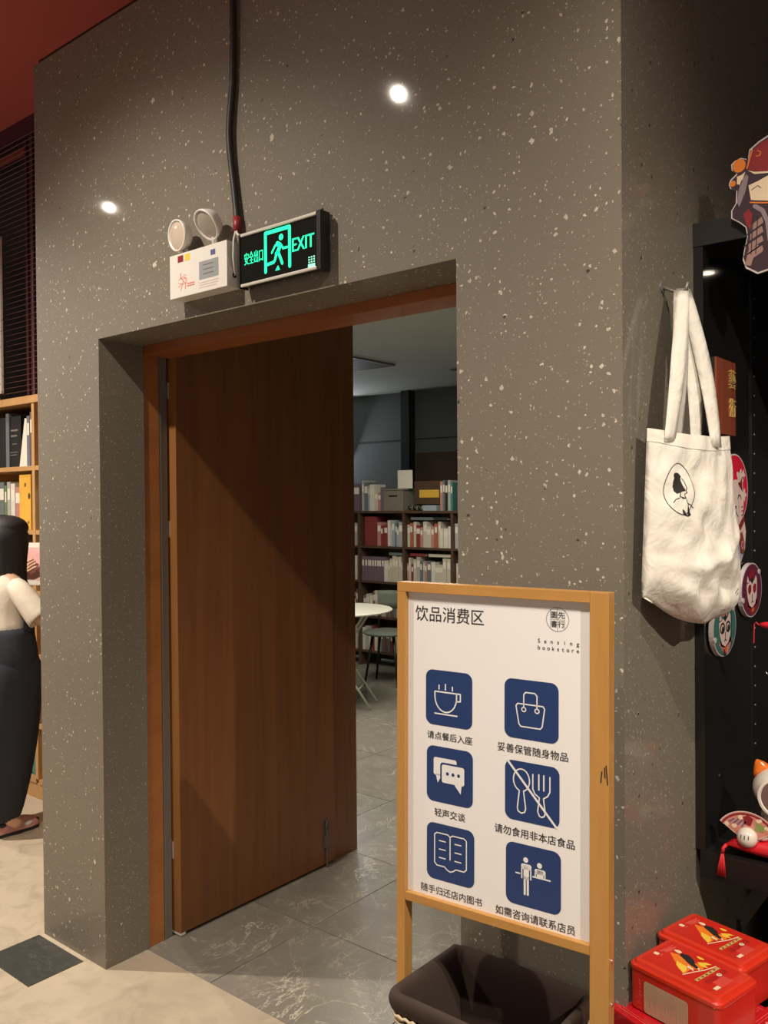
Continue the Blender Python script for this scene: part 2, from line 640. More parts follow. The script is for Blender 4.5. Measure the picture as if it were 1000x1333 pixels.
def rrect(x0, x1, y0, y1, r, n=5):
    o = []
    for cx, cy, a0 in ((x1 - r, y1 - r, 0), (x0 + r, y1 - r, 90), (x0 + r, y0 + r, 180), (x1 - r, y0 + r, 270)):
        for i in range(n + 1):
            a = R(a0 + 90 * i / n)
            o.append((cx + r * math.cos(a), cy + r * math.sin(a)))
    return o


def ell(cx, cy, rx, ry=None, n=24, a0=0, a1=360):
    ry = ry or rx
    full = abs(a1 - a0) >= 360
    m = n if full else n + 1
    return [(cx + rx * math.cos(R(a0 + (a1 - a0) * i / n)), cy + ry * math.sin(R(a0 + (a1 - a0) * i / n))) for i in range(m)]


def text_mesh(body, F, u, v, size, h=0.0006, align='LEFT', bold=0.0, xs=1.0, width=None, extr=0.0):
    c = bpy.data.curves.new('lettering', 'FONT')
    c.body = body
    c.size = 1.0
    c.align_x = 'LEFT'
    c.resolution_u = 3
    o = bpy.data.objects.new('lettering', c)
    col.objects.link(o)
    dg = bpy.context.evaluated_depsgraph_get()
    me = bpy.data.meshes.new_from_object(o.evaluated_get(dg))
    bpy.data.objects.remove(o)
    xs_ = [q.co.x for q in me.vertices]
    x0, x1 = min(xs_), max(xs_)
    sx = size * xs
    if width:
        sx = width / (x1 - x0)
    off = -x0 if align == 'LEFT' else -(x0 + x1) / 2
    for q in me.vertices:
        q.co = F.p(u + (q.co.x + off) * sx, v + q.co.y * size, h)
    if bold:
        bm = bmesh.new()
        bm.from_mesh(me)
        r_ = bmesh.ops.duplicate(bm, geom=bm.verts[:] + bm.edges[:] + bm.faces[:])
        for q in r_['geom']:
            if isinstance(q, bmesh.types.BMVert):
                q.co += F.a * bold * 2.2 * size + F.n * 0.00006
        bm.to_mesh(me)
        bm.free()
    if extr:
        bm = bmesh.new()
        bm.from_mesh(me)
        r = bmesh.ops.extrude_face_region(bm, geom=bm.faces[:])
        for q in r['geom']:
            if isinstance(q, bmesh.types.BMVert):
                q.co += F.n * extr
        bm.to_mesh(me)
        bm.free()
    return me


def lettering(name, items, F, mat, parent, h=0.0006):
    bm = bmesh.new()
    for it in items:
        me = text_mesh(it[0], F, it[1], it[2], it[3], h=h, **(it[4] if len(it) > 4 else {}))
        bm.from_mesh(me)
        bpy.data.meshes.remove(me)
    me = bpy.data.meshes.new(name)
    bm.to_mesh(me)
    bm.free()
    return link(name, me, mat, parent)


def blob(cx, cy, sx_, sy_, n=10, seed=0, rot=0.0):
    rnd = random.Random(seed)
    o = []
    for i in range(n):
        a = 2 * PI * i / n
        k = 0.75 + 0.5 * rnd.random()
        x, y = sx_ * k * math.cos(a), sy_ * k * math.sin(a)
        o.append((cx + x * math.cos(rot) - y * math.sin(rot), cy + x * math.sin(rot) + y * math.cos(rot)))
    return o


def skin_mesh(name, verts, edges, radii, mat, parent, sub=2, root=0):
    me = bpy.data.meshes.new(name)
    me.from_pydata([tuple(v) for v in verts], edges, [])
    o = bpy.data.objects.new(name, me)
    col.objects.link(o)
    md = o.modifiers.new('skin', 'SKIN')
    sk = me.skin_vertices[0].data
    for i, r in enumerate(radii):
        sk[i].radius = (r, r) if not isinstance(r, tuple) else r
        sk[i].use_root = (i == root)
    s2 = o.modifiers.new('s', 'SUBSURF')
    s2.levels = s2.render_levels = sub
    dg = bpy.context.evaluated_depsgraph_get()
    res = bpy.data.meshes.new_from_object(o.evaluated_get(dg))
    bpy.data.objects.remove(o)
    bpy.data.meshes.remove(me)
    res.materials.clear()
    return link(name, res, mat, parent, smooth=True)


def struct(o):
    o['kind'] = 'structure'
    return o


# ================================================================== THE SETTING
HW, H0, T0 = 1.4293, 2.0985, 3.1217       # doorway width and height, top of the terrazzo
LX, RX = -0.3903, 1.823                   # ends of the terrazzo front
# terrazzo front wall with its opening, one solid in the shape of an upside-down U
FX = Frame((0, 0, 0), (1, 0, 0), (0, 0, 1), (0, 1, 0))
mb = MB()
mb.box(LX, 0, 0, 0.174, 0, T0)
mb.box(HW, RX, 0, 0.174, 0, T0)
mb.box(0, HW, 0, 0.174, H0, T0)
bmesh.ops.remove_doubles(mb.b, verts=mb.b.verts[:], dist=1e-5)
struct(mb.build('wall_front', M['terrazzo'], loc=(0, 0, 0)))
mb = MB()
mb.box(HW + 0.02, RX, 0.174, 1.06, 0, T0)
struct(mb.build('wall_right', M['terrazzo'], loc=(RX, 0.174, 0)))
mb = MB()
mb.box(LX, -0.13, 0.174, 1.30, 0, T0)
struct(mb.build('wall_left', M['plaster'], loc=(LX, 0.3, 0)))
mb = MB()
mb.box(RX, 5.0, 1.06, 1.15, 0, 3.69)
struct(mb.build('wall_far_right', M['dark_wall'], loc=(3.5, 1.1, 0)))
mb = MB()
mb.box(-5.5, LX, 1.10, 1.2, 0, 3.69)
struct(mb.build('wall_far_left', M['dark_wall'], loc=(-3, 1.1, 0)))
mb = MB()
mb.box(-6, 6, -6, 1.10, 3.69, 3.75)
struct(mb.build('ceiling', M['red_paint'], loc=(0, -2, 3.69)))
mb = MB()
mb.box(LX, 1.823, 0.02, 0.174, 3.1218, 3.15)
struct(mb.build('trim_5', M['matt_black'], loc=(0.8, 0.06, 3.1217)))
mb = MB()
mb.box(LX, RX + 0.02, 0.95, 1.06, 3.15, 3.69)
struct(mb.build('wall_upper', M['dark_wall'], loc=(0.8, 1.0, 3.15)))

# floors
mb = MB()
mb.box(-6, 6, -6, 0.165, -0.06, 0)
mb.box(-6, LX, 0.165, 1.10, -0.06, 0)
mb.box(RX, 6, 0.165, 1.10, -0.06, 0)
floor = struct(mb.build('floor', M['concrete'], loc=(0, -2, 0)))
mb = MB()
mb.box(-0.395, -0.105, -0.215, -0.018, -0.01, 0.0012)
mb.build('tile', M['marble_dark'], floor)
mb = MB()
mb.box(LX, RX, 0.165, 1.2, -0.06, -0.004)
mb.box(-6, 3, 1.2, 6.6, -0.06, -0.004)
fl2 = struct(mb.build('floor_inner', M['grout'], loc=(0, 3, -0.06)))
tile_cache = {}


def tile(x0, x1, y0, y1):
    g = 0.0016
    key = (round(x1 - x0, 3), round(y1 - y0, 3))
    if key not in tile_cache:
        q = MB()
        q.box(g, key[0] - g, g, key[1] - g, -0.02, 0, bev=0.0012)
        bmesh.ops.recalc_face_normals(q.b, faces=q.b.faces[:])
        me = bpy.data.meshes.new('tile')
        q.b.to_mesh(me)
        q.b.free()
        me.materials.append(M['marble'])
        tile_cache[key] = me
    o = bpy.data.objects.new('tile', tile_cache[key])
    col.objects.link(o)
    o.parent = fl2
    o.location = V((x0, y0, 0)) - origin[fl2.name]
    o['kind'] = 'structure'


ys = [0.165, 0.64, 1.24, 1.84, 2.44, 3.04, 3.64, 4.24, 4.84, 5.44, 6.04, 6.5]
xs = [0.335 + 0.6 * k for k in range(-8, 3)]
for y0, y1 in zip(ys, ys[1:]):
    for x0, x1 in zip(xs, xs[1:]):
        if y0 < 1.2:
            a, b_ = max(x0, -0.012), min(x1, HW + 0.02)
            if b_ - a < 0.05:
                continue
            tile(a, b_, y0, y1)
        elif x0 > -4.6:
            tile(x0, x1, y0, y1)

# inner room shell
RZ = 2.863
mb = MB(); mb.box(-6, 3, 1.30, 6.6, RZ, RZ + 0.05); mb.box(-0.13, HW + 0.02, 0.288, 1.30, RZ, RZ + 0.05)
struct(mb.build('ceiling_inner', M['plaster'], loc=(0, 3, RZ)))
mb = MB()
# back wall with a window opening at its left end
mb.box(-4.58, 3, 6.5, 6.6, 0, RZ)
mb.box(-6, -4.58, 6.5, 6.6, 0, 1.66)
mb.box(-6, -5.5, 6.5, 6.6, 1.66, RZ)
struct(mb.build('wall_back', M['blue_wall'], loc=(-1, 6.5, 0)))
mb = MB(); mb.box(-6.1, -6, 1.2, 6.6, 0, RZ)
struct(mb.build('wall_inner_left', M['blue_wall'], loc=(-6, 4, 0)))
mb = MB(); mb.box(3, 3.1, 1.15, 6.6, 0, RZ)
struct(mb.build('wall_inner_right', M['blue_wall'], loc=(3, 4, 0)))
mb = MB(); mb.box(-6, LX, 1.2, 1.3, 0, RZ); mb.box(HW + 0.02, 3, 1.15, 1.25, 0, RZ)
struct(mb.build('wall_inner_front', M['plaster'], loc=(-3, 1.25, 0)))
mb = MB(); mb.box(-0.13, HW + 0.02, 0.176, 0.288, 2.11, RZ)
struct(mb.build('wall_over_door', M['plaster'], loc=(0.7, 0.25, 2.11)))
# joints and black column on the back wall
mb = MB(); mb.box(-4.5, 1, 6.494, 6.5, 2.285, 2.30)
struct(mb.build('trim_1', M['dark_wall'], loc=(-2, 6.5, 2.285)))
mb = MB(); mb.box(-3.73, -3.61, 6.38, 6.5, 0, RZ)
struct(mb.build('trim_2', M['black_steel'], loc=(-3.67, 6.44, 0)))
mb = MB(); mb.box(-3.54, -2.3, 6.42, 6.5, 1.3, 2.125)
mb.box(-3.50, -2.34, 6.41, 6.42, 1.34, 2.085)
wd = mb.build('wall_cabinet', M['walnut'])
tag(wd, 'dark brown wooden wall cabinet on the grey back wall right of the black column', 'cabinet')
# window
mb = MB()
mb.box(-5.5, -4.58, 6.52, 6.56, 1.66, 1.70); mb.box(-5.5, -4.58, 6.52, 6.56, RZ - 0.04, RZ)
mb.box(-4.605, -4.58, 6.52, 6.56, 1.66, RZ); mb.box(-5.5, -5.46, 6.52, 6.56, 1.66, RZ); mb.box(-5.06, -5.02, 6.52, 6.56, 1.66, RZ)
win = struct(mb.build('window_1', M['white_plastic'], loc=(-5, 6.54, 1.66)))
mb = MB(); mb.box(-5.46, -4.605, 6.535, 6.541, 1.70, RZ - 0.04)
mb.build('pane', M['glass'], win)
mb = MB(); mb.box(-6.3, -4.0, 7.4, 7.42, 0.5, 4.0)
struct(mb.build('sky_beyond_window', M['daylight'], loc=(-5, 7.4, 0.5)))
# ceiling vent and recessed lamp
vt = thing('ceiling_vent', 'square grey air vent with slats in the pale ceiling of the room beyond', 'vent', (-2.85, 4.5, RZ))
mb = MB()
for a in ((-3.15, -2.55, 4.2, 4.23), (-3.15, -2.55, 4.77, 4.8), (-3.15, -3.12, 4.23, 4.77), (-2.58, -2.55, 4.23, 4.77)):
    mb.box(*a, RZ - 0.018, RZ)
mb.build('frame', M['vent_grey'], vt)
for k in range(9):
    mb = MB(); mb.box(-3.12, -2.58, 4.25 + k * 0.06, 4.285 + k * 0.06, RZ - 0.014, RZ - 0.006)
    mb.build('slat', M['vent_grey'], vt)
mb = MB(); mb.box(-3.12, -2.58, 4.23, 4.77, RZ - 0.003, RZ)
mb.build('backing', M['black_plastic'], vt)
mb = MB(); mb.lathe([(0.0, -0.01), (0.035, -0.01), (0.05, -0.002), (0.055, 0.0)], (-2.31, 5.44, RZ - 0.001), n=20)
tag(mb.build('recessed_light', M['vent_grey'], loc=(-2.31, 5.44, RZ)), 'small dark recessed light in the room ceiling near the doorway edge', 'light')

# mesh wall and red steel above the oak bookcase (far left)
mb = MB()
for k in range(50):
    z = 2.16 + k * 0.030
    mb.tube([(-3.6, 0.85, z), (LX - 0.01, 0.85, z)], 0.0016, 4)
for k in range(9):
    mb.tube([(-3.5 + k * 0.38, 0.856, 2.13), (-3.5 + k * 0.38, 0.856, 3.66)], 0.003, 4)
ms = mb.build('wall_upper_left', M['mesh_wire'], loc=(-2, 0.85, 2.13))
ms['kind'] = 'structure'
for a, b_ in ((-2.08, -2.055), (-2.03, -1.99), (-1.20, -1.15), (-2.95, -2.9)):
    mb = MB(); mb.box(a, b_, 0.87, 0.91, 2.13, 3.69)
    mb.build('post', M['mesh_purple'], ms)
mb = MB(); mb.box(-5.5, LX, 0.84, 0.92, 3.60, 3.69)
struct(mb.build('trim_3', M['mesh_purple'], loc=(-3, 0.88, 3.6)))
mb = MB(); mb.box(-2.75, -2.262, 0.815, 0.83, 2.19, 3.085, bev=0.002)
tag(mb.build('poster_panel', M['speckle']), 'tall white panel with black ink splashes above the oak bookcase', 'poster')

# ---------------------------------------------------------------- doorway lining and leaf
mb = MB(); mb.box(-0.035, -0.006, 0.176, 0.240, 0, H0)
struct(mb.build('trim_7', M['jamb_wood'], loc=(-0.02, 0.2, 0)))
mb = MB(); mb.box(-0.06, -0.012, 0.240, 0.278, 0, H0 - 0.02)
mb.box(-0.0125, -0.006, 0.243, 0.250, 0, H0 - 0.02)
struct(mb.build('trim_8', M['grey_metal'], loc=(-0.03, 0.26, 0)))
mb = MB(); mb.box(-0.13, -0.06, 0.240, 0.32, 0, H0 - 0.02)
struct(mb.build('trim_4', M['walnut'], loc=(-0.1, 0.3, 0)))
mb = MB(); mb.box(-0.010, -0.0062, 0.1745, 0.1758, 0, H0)
mb.box(-0.006, HW, 0.176, 0.288, 2.069, H0)
struct(mb.build('trim_6', M['head_wood'], loc=(0.7, 0.24, 2.069)))
mb = MB(); mb.box(HW + 0.0005, HW + 0.02, 0.176, 0.31, 0, 2.069)
struct(mb.build('trim_9', M['jamb_wood'], loc=(HW, 0.24, 0)))
mb = MB(); mb.box(-0.13, -0.031, 0.32, 1.106, 0, 2.45); mb.box(-0.13, 0.004, 1.106, 1.272, 0, 2.45)
struct(mb.build('wall_panel', M['door_wood'], loc=(-0.1, 0.8, 0)))

d1 = thing('door_1', 'tall brown wooden door leaf standing open against the left side of the doorway', 'door', (0, 0.29, 0))
d1['kind'] = 'structure'
mb = MB(); mb.box(-0.028, 0.022, 0.2935, 1.104, 0.012, 2.36, bev=0.0012)
mb.build('leaf', M['door_wood'], d1)
mb = MB(); mb.box(-0.030, 0.0225, 0.2905, 0.2935, 0.012, 2.36)
mb.build('edge_band', M['edge_wood'], d1)
mb = MB(); mb.box(-0.030, 0.024, 0.290, 0.310, 0.004, 0.0118)
mb.build('bottom_seal', M['white_plastic'], d1)
for z0, z1 in ((1.868, 1.985), (1.373, 1.49), (0.214, 0.335)):
    zm = (z0 + z1) / 2
    mb = MB()
    mb.box(-0.036, -0.014, 0.2845, 0.2903, zm, z1)
    hg = mb.build('hinge', M['brush_metal'], d1)
    mb = MB(); mb.cyl((-0.038, 0.283, z0), (-0.038, 0.283, z1), 0.0055, 12)
    mb.build('knuckle', M['brush_metal'], hg)
    mb = MB(); mb.box(-0.056, -0.020, 0.2755, 0.2822, z0, zm)
    mb.build('plate', M['brush_metal'], hg)
bt = MB()
bt.box(0.022, 0.0245, 1.032, 1.064, 0.075, 0.205, bev=0.001)
bolt = bt.build('floor_bolt', M['dull_metal'], d1)
mb = MB(); mb.cyl((0.030, 1.048, 0.002), (0.030, 1.048, 0.20), 0.0045, 10)
mb.build('rod', M['dull_metal'], bolt)
mb = MB(); mb.box(0.0245, 0.037, 1.036, 1.060, 0.085, 0.135, bev=0.002)
mb.build('bolt_housing', M['dull_metal'], bolt)
mb = MB()
mb.tube([(0.030, 1.040, 0.150), (0.034, 1.038, 0.178), (0.034, 1.044, 0.192), (0.034, 1.054, 0.192), (0.034, 1.058, 0.178), (0.030, 1.056, 0.150)], 0.0025, 8)
mb.build('bolt_handle', M['dull_metal'], bolt)
# second leaf, swung in behind the right pier
d2 = thing('door_2', 'second brown wooden door leaf folded back behind the right pier', 'door', (HW, 0.32, 0))
d2['kind'] = 'structure'
mb = MB(); mb.box(HW - 0.030, HW + 0.016, 0.32, 1.05, 0.012, 2.055, bev=0.0012)
mb.build('leaf', M['door_wood'], d2)
for z0 in (0.214, 1.373, 1.868):
    mb = MB(); mb.cyl((HW + 0.008, 0.314, z0), (HW + 0.008, 0.314, z0 + 0.12), 0.005, 10)
    mb.build('hinge', M['brush_metal'], d2)

# ================================================================== THINGS ON THE WALL
# black conduit
cb = thing('power_cable', 'black flexible conduit hanging down the terrazzo wall to the exit sign', 'cable', (0.70, 0, 2.30))
P = [(0.702, -0.014, 3.12), (0.701, -0.013, 3.02), (0.700, -0.014, 2.945), (0.698, -0.013, 2.82), (0.693, -0.012, 2.714), (0.683, -0.013, 2.64), (0.679, -0.014, 2.59), (0.681, -0.014, 2.54), (0.688, -0.013, 2.48), (0.697, -0.013, 2.42), (0.706, -0.014, 2.361), (0.711, -0.016, 2.325)]
mb = MB()
dense = []
for i in range(len(P) - 1):
    for k in range(6):
        dense.append(V(P[i]).lerp(V(P[i + 1]), k / 6))
dense.append(V(P[-1]))
mb.tube(dense, [0.0092 + (0.0008 if i % 2 else 0) for i in range(len(dense))], 12)
mb.build('conduit', M['conduit'], cb, smooth=True)
mb = MB(); mb.tube([(0.709, -0.015, 2.342), (0.711, -0.016, 2.320), (0.713, -0.018, 2.300)], 0.0118, 12)
mb.build('tape', M['red_tape'], cb, smooth=True)
mb = MB(); mb.tube([(0.713, -0.024, 2.305), (0.722, -0.040, 2.27), (0.722, -0.042, 2.22), (0.722, -0.038, 2.195), (0.712, -0.026, 2.183), (0.7055, -0.024, 2.181)], 0.0024, 8)
mb.build('thin_wire', M['wire_white'], cb, smooth=True)
mb = MB(); mb.tube([(0.716, -0.022, 2.303), (0.724, -0.030, 2.293), (0.734, -0.030, 2.283), (0.7378, -0.030, 2.277)], 0.003, 8)
mb.build('thin_wire', M['wire_white'], cb, smooth=True)

# emergency light
el = thing('emergency_light', 'white twin-head emergency light box on the terrazzo wall left of the exit sign', 'emergency light', (0.58, 0, 2.148))
ex0, ex1, ez0, ez1 = 0.452, 0.7055, 2.148, 2.274
mb = MB(); mb.box(ex0, ex1, -0.050, -0.0005, ez0, ez1, bev=0.0015)
mb.build('housing', M['white_plastic'], el)
FE = Frame((ex0, -0.050, ez0), (ex1 - ex0, 0, 0), (0, 0, ez1 - ez0), (0, -1, 0))
mb = MB(); mb.face([(0.53, 0.28), (0.86, 0.28), (0.86, 0.68), (0.53, 0.68)], FE, 0.0004)
mb.build('display', plain('display_grey', (0.30, 0.32, 0.34), 0.35), el)
mb = MB()
for k in range(3):
    mb.face([(0.60, 0.58 - k * 0.1), (0.78, 0.58 - k * 0.1), (0.78, 0.60 - k * 0.1), (0.60, 0.60 - k * 0.1)], FE, 0.0006)
mb.build('lettering', M['grout'], el)
mb = MB(); mb.face([(0.15, 0.80), (0.25, 0.80), (0.25, 0.95), (0.15, 0.95)], FE, 0.0004)
mb.build('mark', M['red_tape'], el)
mb = MB(); mb.face([(0.28, 0.80), (0.37, 0.80), (0.37, 0.95), (0.28, 0.95)], FE, 0.0004)
mb.build('mark', M['flame_y'], el)
mb = MB(); mb.face([(0.73, 0.76), (0.81, 0.76), (0.81, 0.88), (0.73, 0.88)], FE, 0.0004)
mb.build('mark', M['stk_blue'], el)
mb = MB()
fig = [[(0.20, 0.55), (0.20, 0.44), (0.25, 0.36), (0.22, 0.24), (0.20, 0.16)], [(0.16, 0.40), (0.25, 0.46), (0.32, 0.38)], [(0.25, 0.36), (0.29, 0.28), (0.28, 0.17)], [(0.26, 0.50), (0.30, 0.46)], [(0.16, 0.33), (0.22, 0.30), (0.16, 0.24)], [(0.22, 0.40), (0.28, 0.42), (0.31, 0.32), (0.24, 0.28)]]
for f_ in fig:
    mb.stroke(f_, 0.010, FE, 0.0004)
for k in range(2):
    mb.stroke([(0.32, 0.27 - k * 0.05), (0.44, 0.27 - k * 0.05)], 0.022, FE, 0.0004)
mb.build('drawing', M['pink_red'], el)
mb = MB()
for k in range(3):
    mb.stroke([(0.54, 0.21 - k * 0.055), (0.86 - k * 0.02, 0.21 - k * 0.055)], 0.016, FE, 0.0004)
mb.build('lettering', plain('faint_print', (0.55, 0.45, 0.45), 0.5), el)
mb = MB(); mb.lathe([(0.004, -0.002), (0.007, 0.0), (0.007, 0.001), (0.0, 0.001)], (ex1 + 0.0005, -0.024, 2.181), axis=(1, 0, 0), n=14)
mb.build('grommet', M['black_plastic'], el)
for hx, hz, ax_, lm in ((0.500, 2.325, (-0.10, -0.95, -0.12), 'lens'), (0.630, 2.332, (-0.10, -0.75, -0.55), 'lens_grey')):
    ax_ = V(ax_).normalized()
    c = V((hx, -0.052, hz))
    mb = MB()
    mb.lathe([(0.0, -0.034), (0.020, -0.033), (0.034, -0.022), (0.042, -0.004), (0.045, 0.004), (0.045, 0.010), (0.0405, 0.010), (0.0395, 0.006), (0.0, 0.006)], c, axis=ax_, n=32)
    hd = mb.build('lamp_head', M['white_plastic'], el, smooth=True)
    mb = MB(); mb.lathe([(0.0395, 0.0065), (0.030, 0.0095), (0.015, 0.0115), (0.0, 0.012)], c, axis=ax_, n=32, cap=False)
    mb.build('lens', M[lm], hd, smooth=True)
    b0 = c - ax_ * 0.020
    mb = MB(); mb.tube([b0, (hx, -0.030, hz - 0.030), (hx, -0.028, ez1 - 0.001)], 0.0085, 12)
    mb.build('stalk', M['white_plastic'], el, smooth=True)

# exit sign
es = thing('exit_sign', 'lit green running-man exit sign on the terrazzo wall above the doorway', 'exit sign', (0.89, 0, 2.135))
sx0, sx1, sz0, sz1 = 0.742, 1.046, 2.141, 2.279
mb = MB(); mb.box(sx0, sx1 - 0.010, -0.034, -0.010, sz0, sz1)
mb.build('panel', M['exit_face'], es)
mb = MB(); mb.box(sx0 + 0.03, sx1 - 0.03, -0.010, -0.0004, sz0 + 0.02, sz1 - 0.02)
mb.build('back_box', M['black_plastic'], es)
mb = MB(); mb.box(sx1 - 0.012, sx1 + 0.002, -0.040, -0.004, sz0 - 0.006, sz1 + 0.006, bev=0.002)
mb.build('end_cap', M['black_plastic'], es)
mb = MB(); mb.box(sx0 - 0.004, sx0, -0.037, -0.004, sz0 - 0.004, sz1 + 0.004, bev=0.001)
mb.build('end_cap', M['black_plastic'], es)
for z in (sz0 + 0.001, sz1 - 0.001):
    mb = MB(); mb.bar((sx0 + 0.006, -0.036, z), (sx1 - 0.014, -0.036, z), 0.007, 0.008, bev=0.002)
    mb.build('rail', M['alu'], es)
mb = MB(); mb.cyl((sx1 - 0.005, -0.024, sz1 + 0.006), (sx1 - 0.005, -0.024, sz1 + 0.012), 0.003, 10)
mb.build('screw', M['black_plastic'], es)
sw, sh = sx1 - 0.012 - sx0, sz1 - sz0
FS = Frame((sx0, -0.034, sz0), (1, 0, 0), (0, 0, 1), (0, -1, 0))
lettering('lettering', [('EXIT', 0.685 * sw, 0.415 * sh, 0.050, dict(width=0.265 * sw, bold=0.022))], FS, M['exit_green'], es, 0.0006)
lettering('lettering', [('安全出口', 0.058 * sw, 0.42 * sh, 0.036, dict(width=0.250 * sw, bold=0.014))], FS, M['exit_green'], es, 0.0006)
mb = MB()
du0, du1, dv0, dv1 = 0.345 * sw, 0.655 * sw, 0.17 * sh, 0.905 * sh
mb.stroke([(du0, dv0), (du0, dv1), (du1, dv1), (du1, dv0)], 0.0105, FS, 0.0005)
D = FS.sub(0.35 * sw, 0.17 * sh, 0.30 * sw, 0.73 * sh)
S = lambda pts, wd: mb.stroke([(0.35 * sw + a * 0.30 * sw, 0.17 * sh + b_ * 0.73 * sh) for a, b_ in pts], wd, FS, 0.0005)
mb.face([(0.35 * sw + a * 0.30 * sw, 0.17 * sh + b_ * 0.73 * sh) for a, b_ in ell(0.66, 0.80, 0.095, 0.083)], FS, 0.0005)
S([(0.50, 0.66), (0.62, 0.60), (0.52, 0.44), (0.46, 0.40)], 0.0125)
S([(0.56, 0.64), (0.40, 0.62), (0.26, 0.46)], 0.0065)
S([(0.64, 0.62), (0.74, 0.50), (0.92, 0.50)], 0.0065)
S([(0.54, 0.42), (0.62, 0.28), (0.70, 0.12)], 0.009)
S([(0.46, 0.42), (0.40, 0.26), (0.34, 0.20), (0.06, 0.18)], 0.0085)
mb.face([(0.50 * sw - 0.009, 0.145 * sh), (0.50 * sw + 0.009, 0.145 * sh), (0.50 * sw + 0.002, 0.24 * sh)], FS, 0.0005)
mb.build('running_man', M['exit_green'], es)
mb = MB()
for i in range(3):
    for j in range(3):
        u = (0.885 + i * 0.03) * sw
        v = (0.13 + j * 0.045) * sh
        mb.face([(u, v), (u + 0.005, v), (u + 0.005, v + 0.0035), (u, v + 0.0035)], FS, 0.0005)
mb.face([(0.88 * sw, 0.045 * sh), (0.965 * sw, 0.045 * sh), (0.965 * sw, 0.11 * sh), (0.88 * sw, 0.11 * sh)], FS, 0.0005)
mb.build('small_print', M['exit_white'], es)

# ================================================================== NOTICE STAND
SO = V((1.38716, -0.17, 1.38039))
sa, sv = V((0.9965, 0.08357, 0)), V((-0.00149, 0.01775, 0.99984))
sn = V((0.08356, -0.99634, 0.01781))
SW, SH = 0.4663, 0.6689
FG = Frame(SO, sa, sv, sn)                      # u to the right, v up (0 = top, negative below)
bx = (SO + sa * SW / 2)
st = thing('notice_stand', 'oak framed white notice stand with six blue icons in front of the doorway pier', 'sign', (bx.x, bx.y, 0))


def pbox(name, u0, u1, v0, v1, h0, h1, mat, parent, bev=0.0, F=None):
    F = F or FG
    q = MB()
    q.hull8([F.p(u0, v0, h0), F.p(u1, v0, h0), F.p(u1, v0, h1), F.p(u0, v0, h1), F.p(u0, v1, h0), F.p(u1, v1, h0), F.p(u1, v1, h1), F.p(u0, v1, h1)], bev)
    return q.build(name, mat, parent)


vb = -(SO.z - 0.003) / sv.z
pbox('post', 0.0, 0.0205, vb, -0.0208, -0.030, 0.0, M['frame_wood'], st, 0.0012)
pbox('post', SW - 0.0365, SW, vb, 0.0, -0.030, 0.0, M['frame_wood'], st, 0.0012)
pbox('rail', 0.0, SW - 0.0367, -0.0205, 0.0, -0.030, 0.0, M['rail_wood'], st, 0.0012)
pbox('rail', 0.0208, SW - 0.0367, -SH - 0.006, -SH + 0.012, -0.030, 0.0, M['rail_wood'], st, 0.0012)
for u in (0.010, SW - 0.018):
    q = MB()
    c0 = FG.p(u, vb, -0.015)
    q.box(c0.x - 0.014, c0.x + 0.014, c0.y - 0.17, c0.y + 0.10, 0.0, 0.028, bev=0.002)
    q.build('foot', M['frame_wood'], st)
pb = pbox('poster', 0.0208, SW - 0.0367, -SH + 0.012, -0.0208, -0.022, -0.012, M['board'], st)
for z in (0.70, 0.62, 0.35):
    v_ = -(SO.z - z)
    q = MB(); q.cyl(FG.p(SW - 0.0005, v_, -0.015), FG.p(SW + 0.003, v_, -0.015), 0.004, 12)
    q.build('screw', M['chrome'], st)
q = MB()
for (a, b_) in (((SW - 0.013, -0.330), (SW - 0.015, -0.350)), ((SW - 0.008, -0.322), (SW - 0.007, -0.340)), ((SW - 0.005, -0.318), (SW - 0.002, -0.352))):
    q.stroke([a, b_], 0.0022, FG, 0.0004)
q.build('pen_mark', M['ink'], st)
HP = -0.0115                                    # print sits just proud of the poster
caps = [
    ('饮品消费区', 0.1209, -0.0795, 0.1632, 0.0345, 0.004),
    ('请点餐后入座', 0.1225, -0.3262, 0.107, 0.0175, 0.010),
    ('妥善保管随身物品', 0.308, -0.3268, 0.149, 0.0190, 0.010),
    ('轻声交谈', 0.1235, -0.4862, 0.0727, 0.0182, 0.010),
    ('请勿食用非本店食品', 0.3115, -0.4905, 0.1685, 0.0192, 0.010),
    ('随手归还店内图书', 0.1268, -0.6495, 0.1444, 0.0182, 0.006),
    ('如需咨询请联系店员', 0.3132, -0.6525, 0.1675, 0.0192, 0.008),
]
for tx, u, v, wd_, sz, bd in caps:
    lettering('lettering', [(tx, u, v + 0.0015, sz, dict(width=wd_, bold=bd, align='CENTER'))], FG, M['ink'], st, HP)
lettering('lettering', [(c_, 0.3196 + k * (0.0852 - 0.006) / 6 + 0.003, -0.1045, 0.0115, dict(align='CENTER', bold=0.008)) for k, c_ in enumerate('Sensing')] +
          [(c_, 0.3196 + k * (0.0852 - 0.006) / 8 + 0.003, -0.1175, 0.0115, dict(align='CENTER', bold=0.008)) for k, c_ in enumerate('bookstore')], FG, M['ink'], st, HP)
q = MB()
lc = (0.361, -0.0572)
q.stroke(ell(*lc, 0.0228, n=40), 0.0007, FG, HP, True)
q.stroke([(lc[0], lc[1] + 0.0228), (lc[0], lc[1] - 0.0228)], 0.0006, FG, HP)
for sx_ in (-1, 1):
    q.stroke([(lc[0] + sx_ * 0.0145, lc[1] + 0.0172), (lc[0] + sx_ * 0.0145, lc[1] - 0.0172)], 0.0005, FG, HP)
q.stroke([(lc[0] - 0.0145, lc[1]), (lc[0] + 0.0145, lc[1])], 0.0005, FG, HP)
lg = q.build('logo', M['ink'], st)
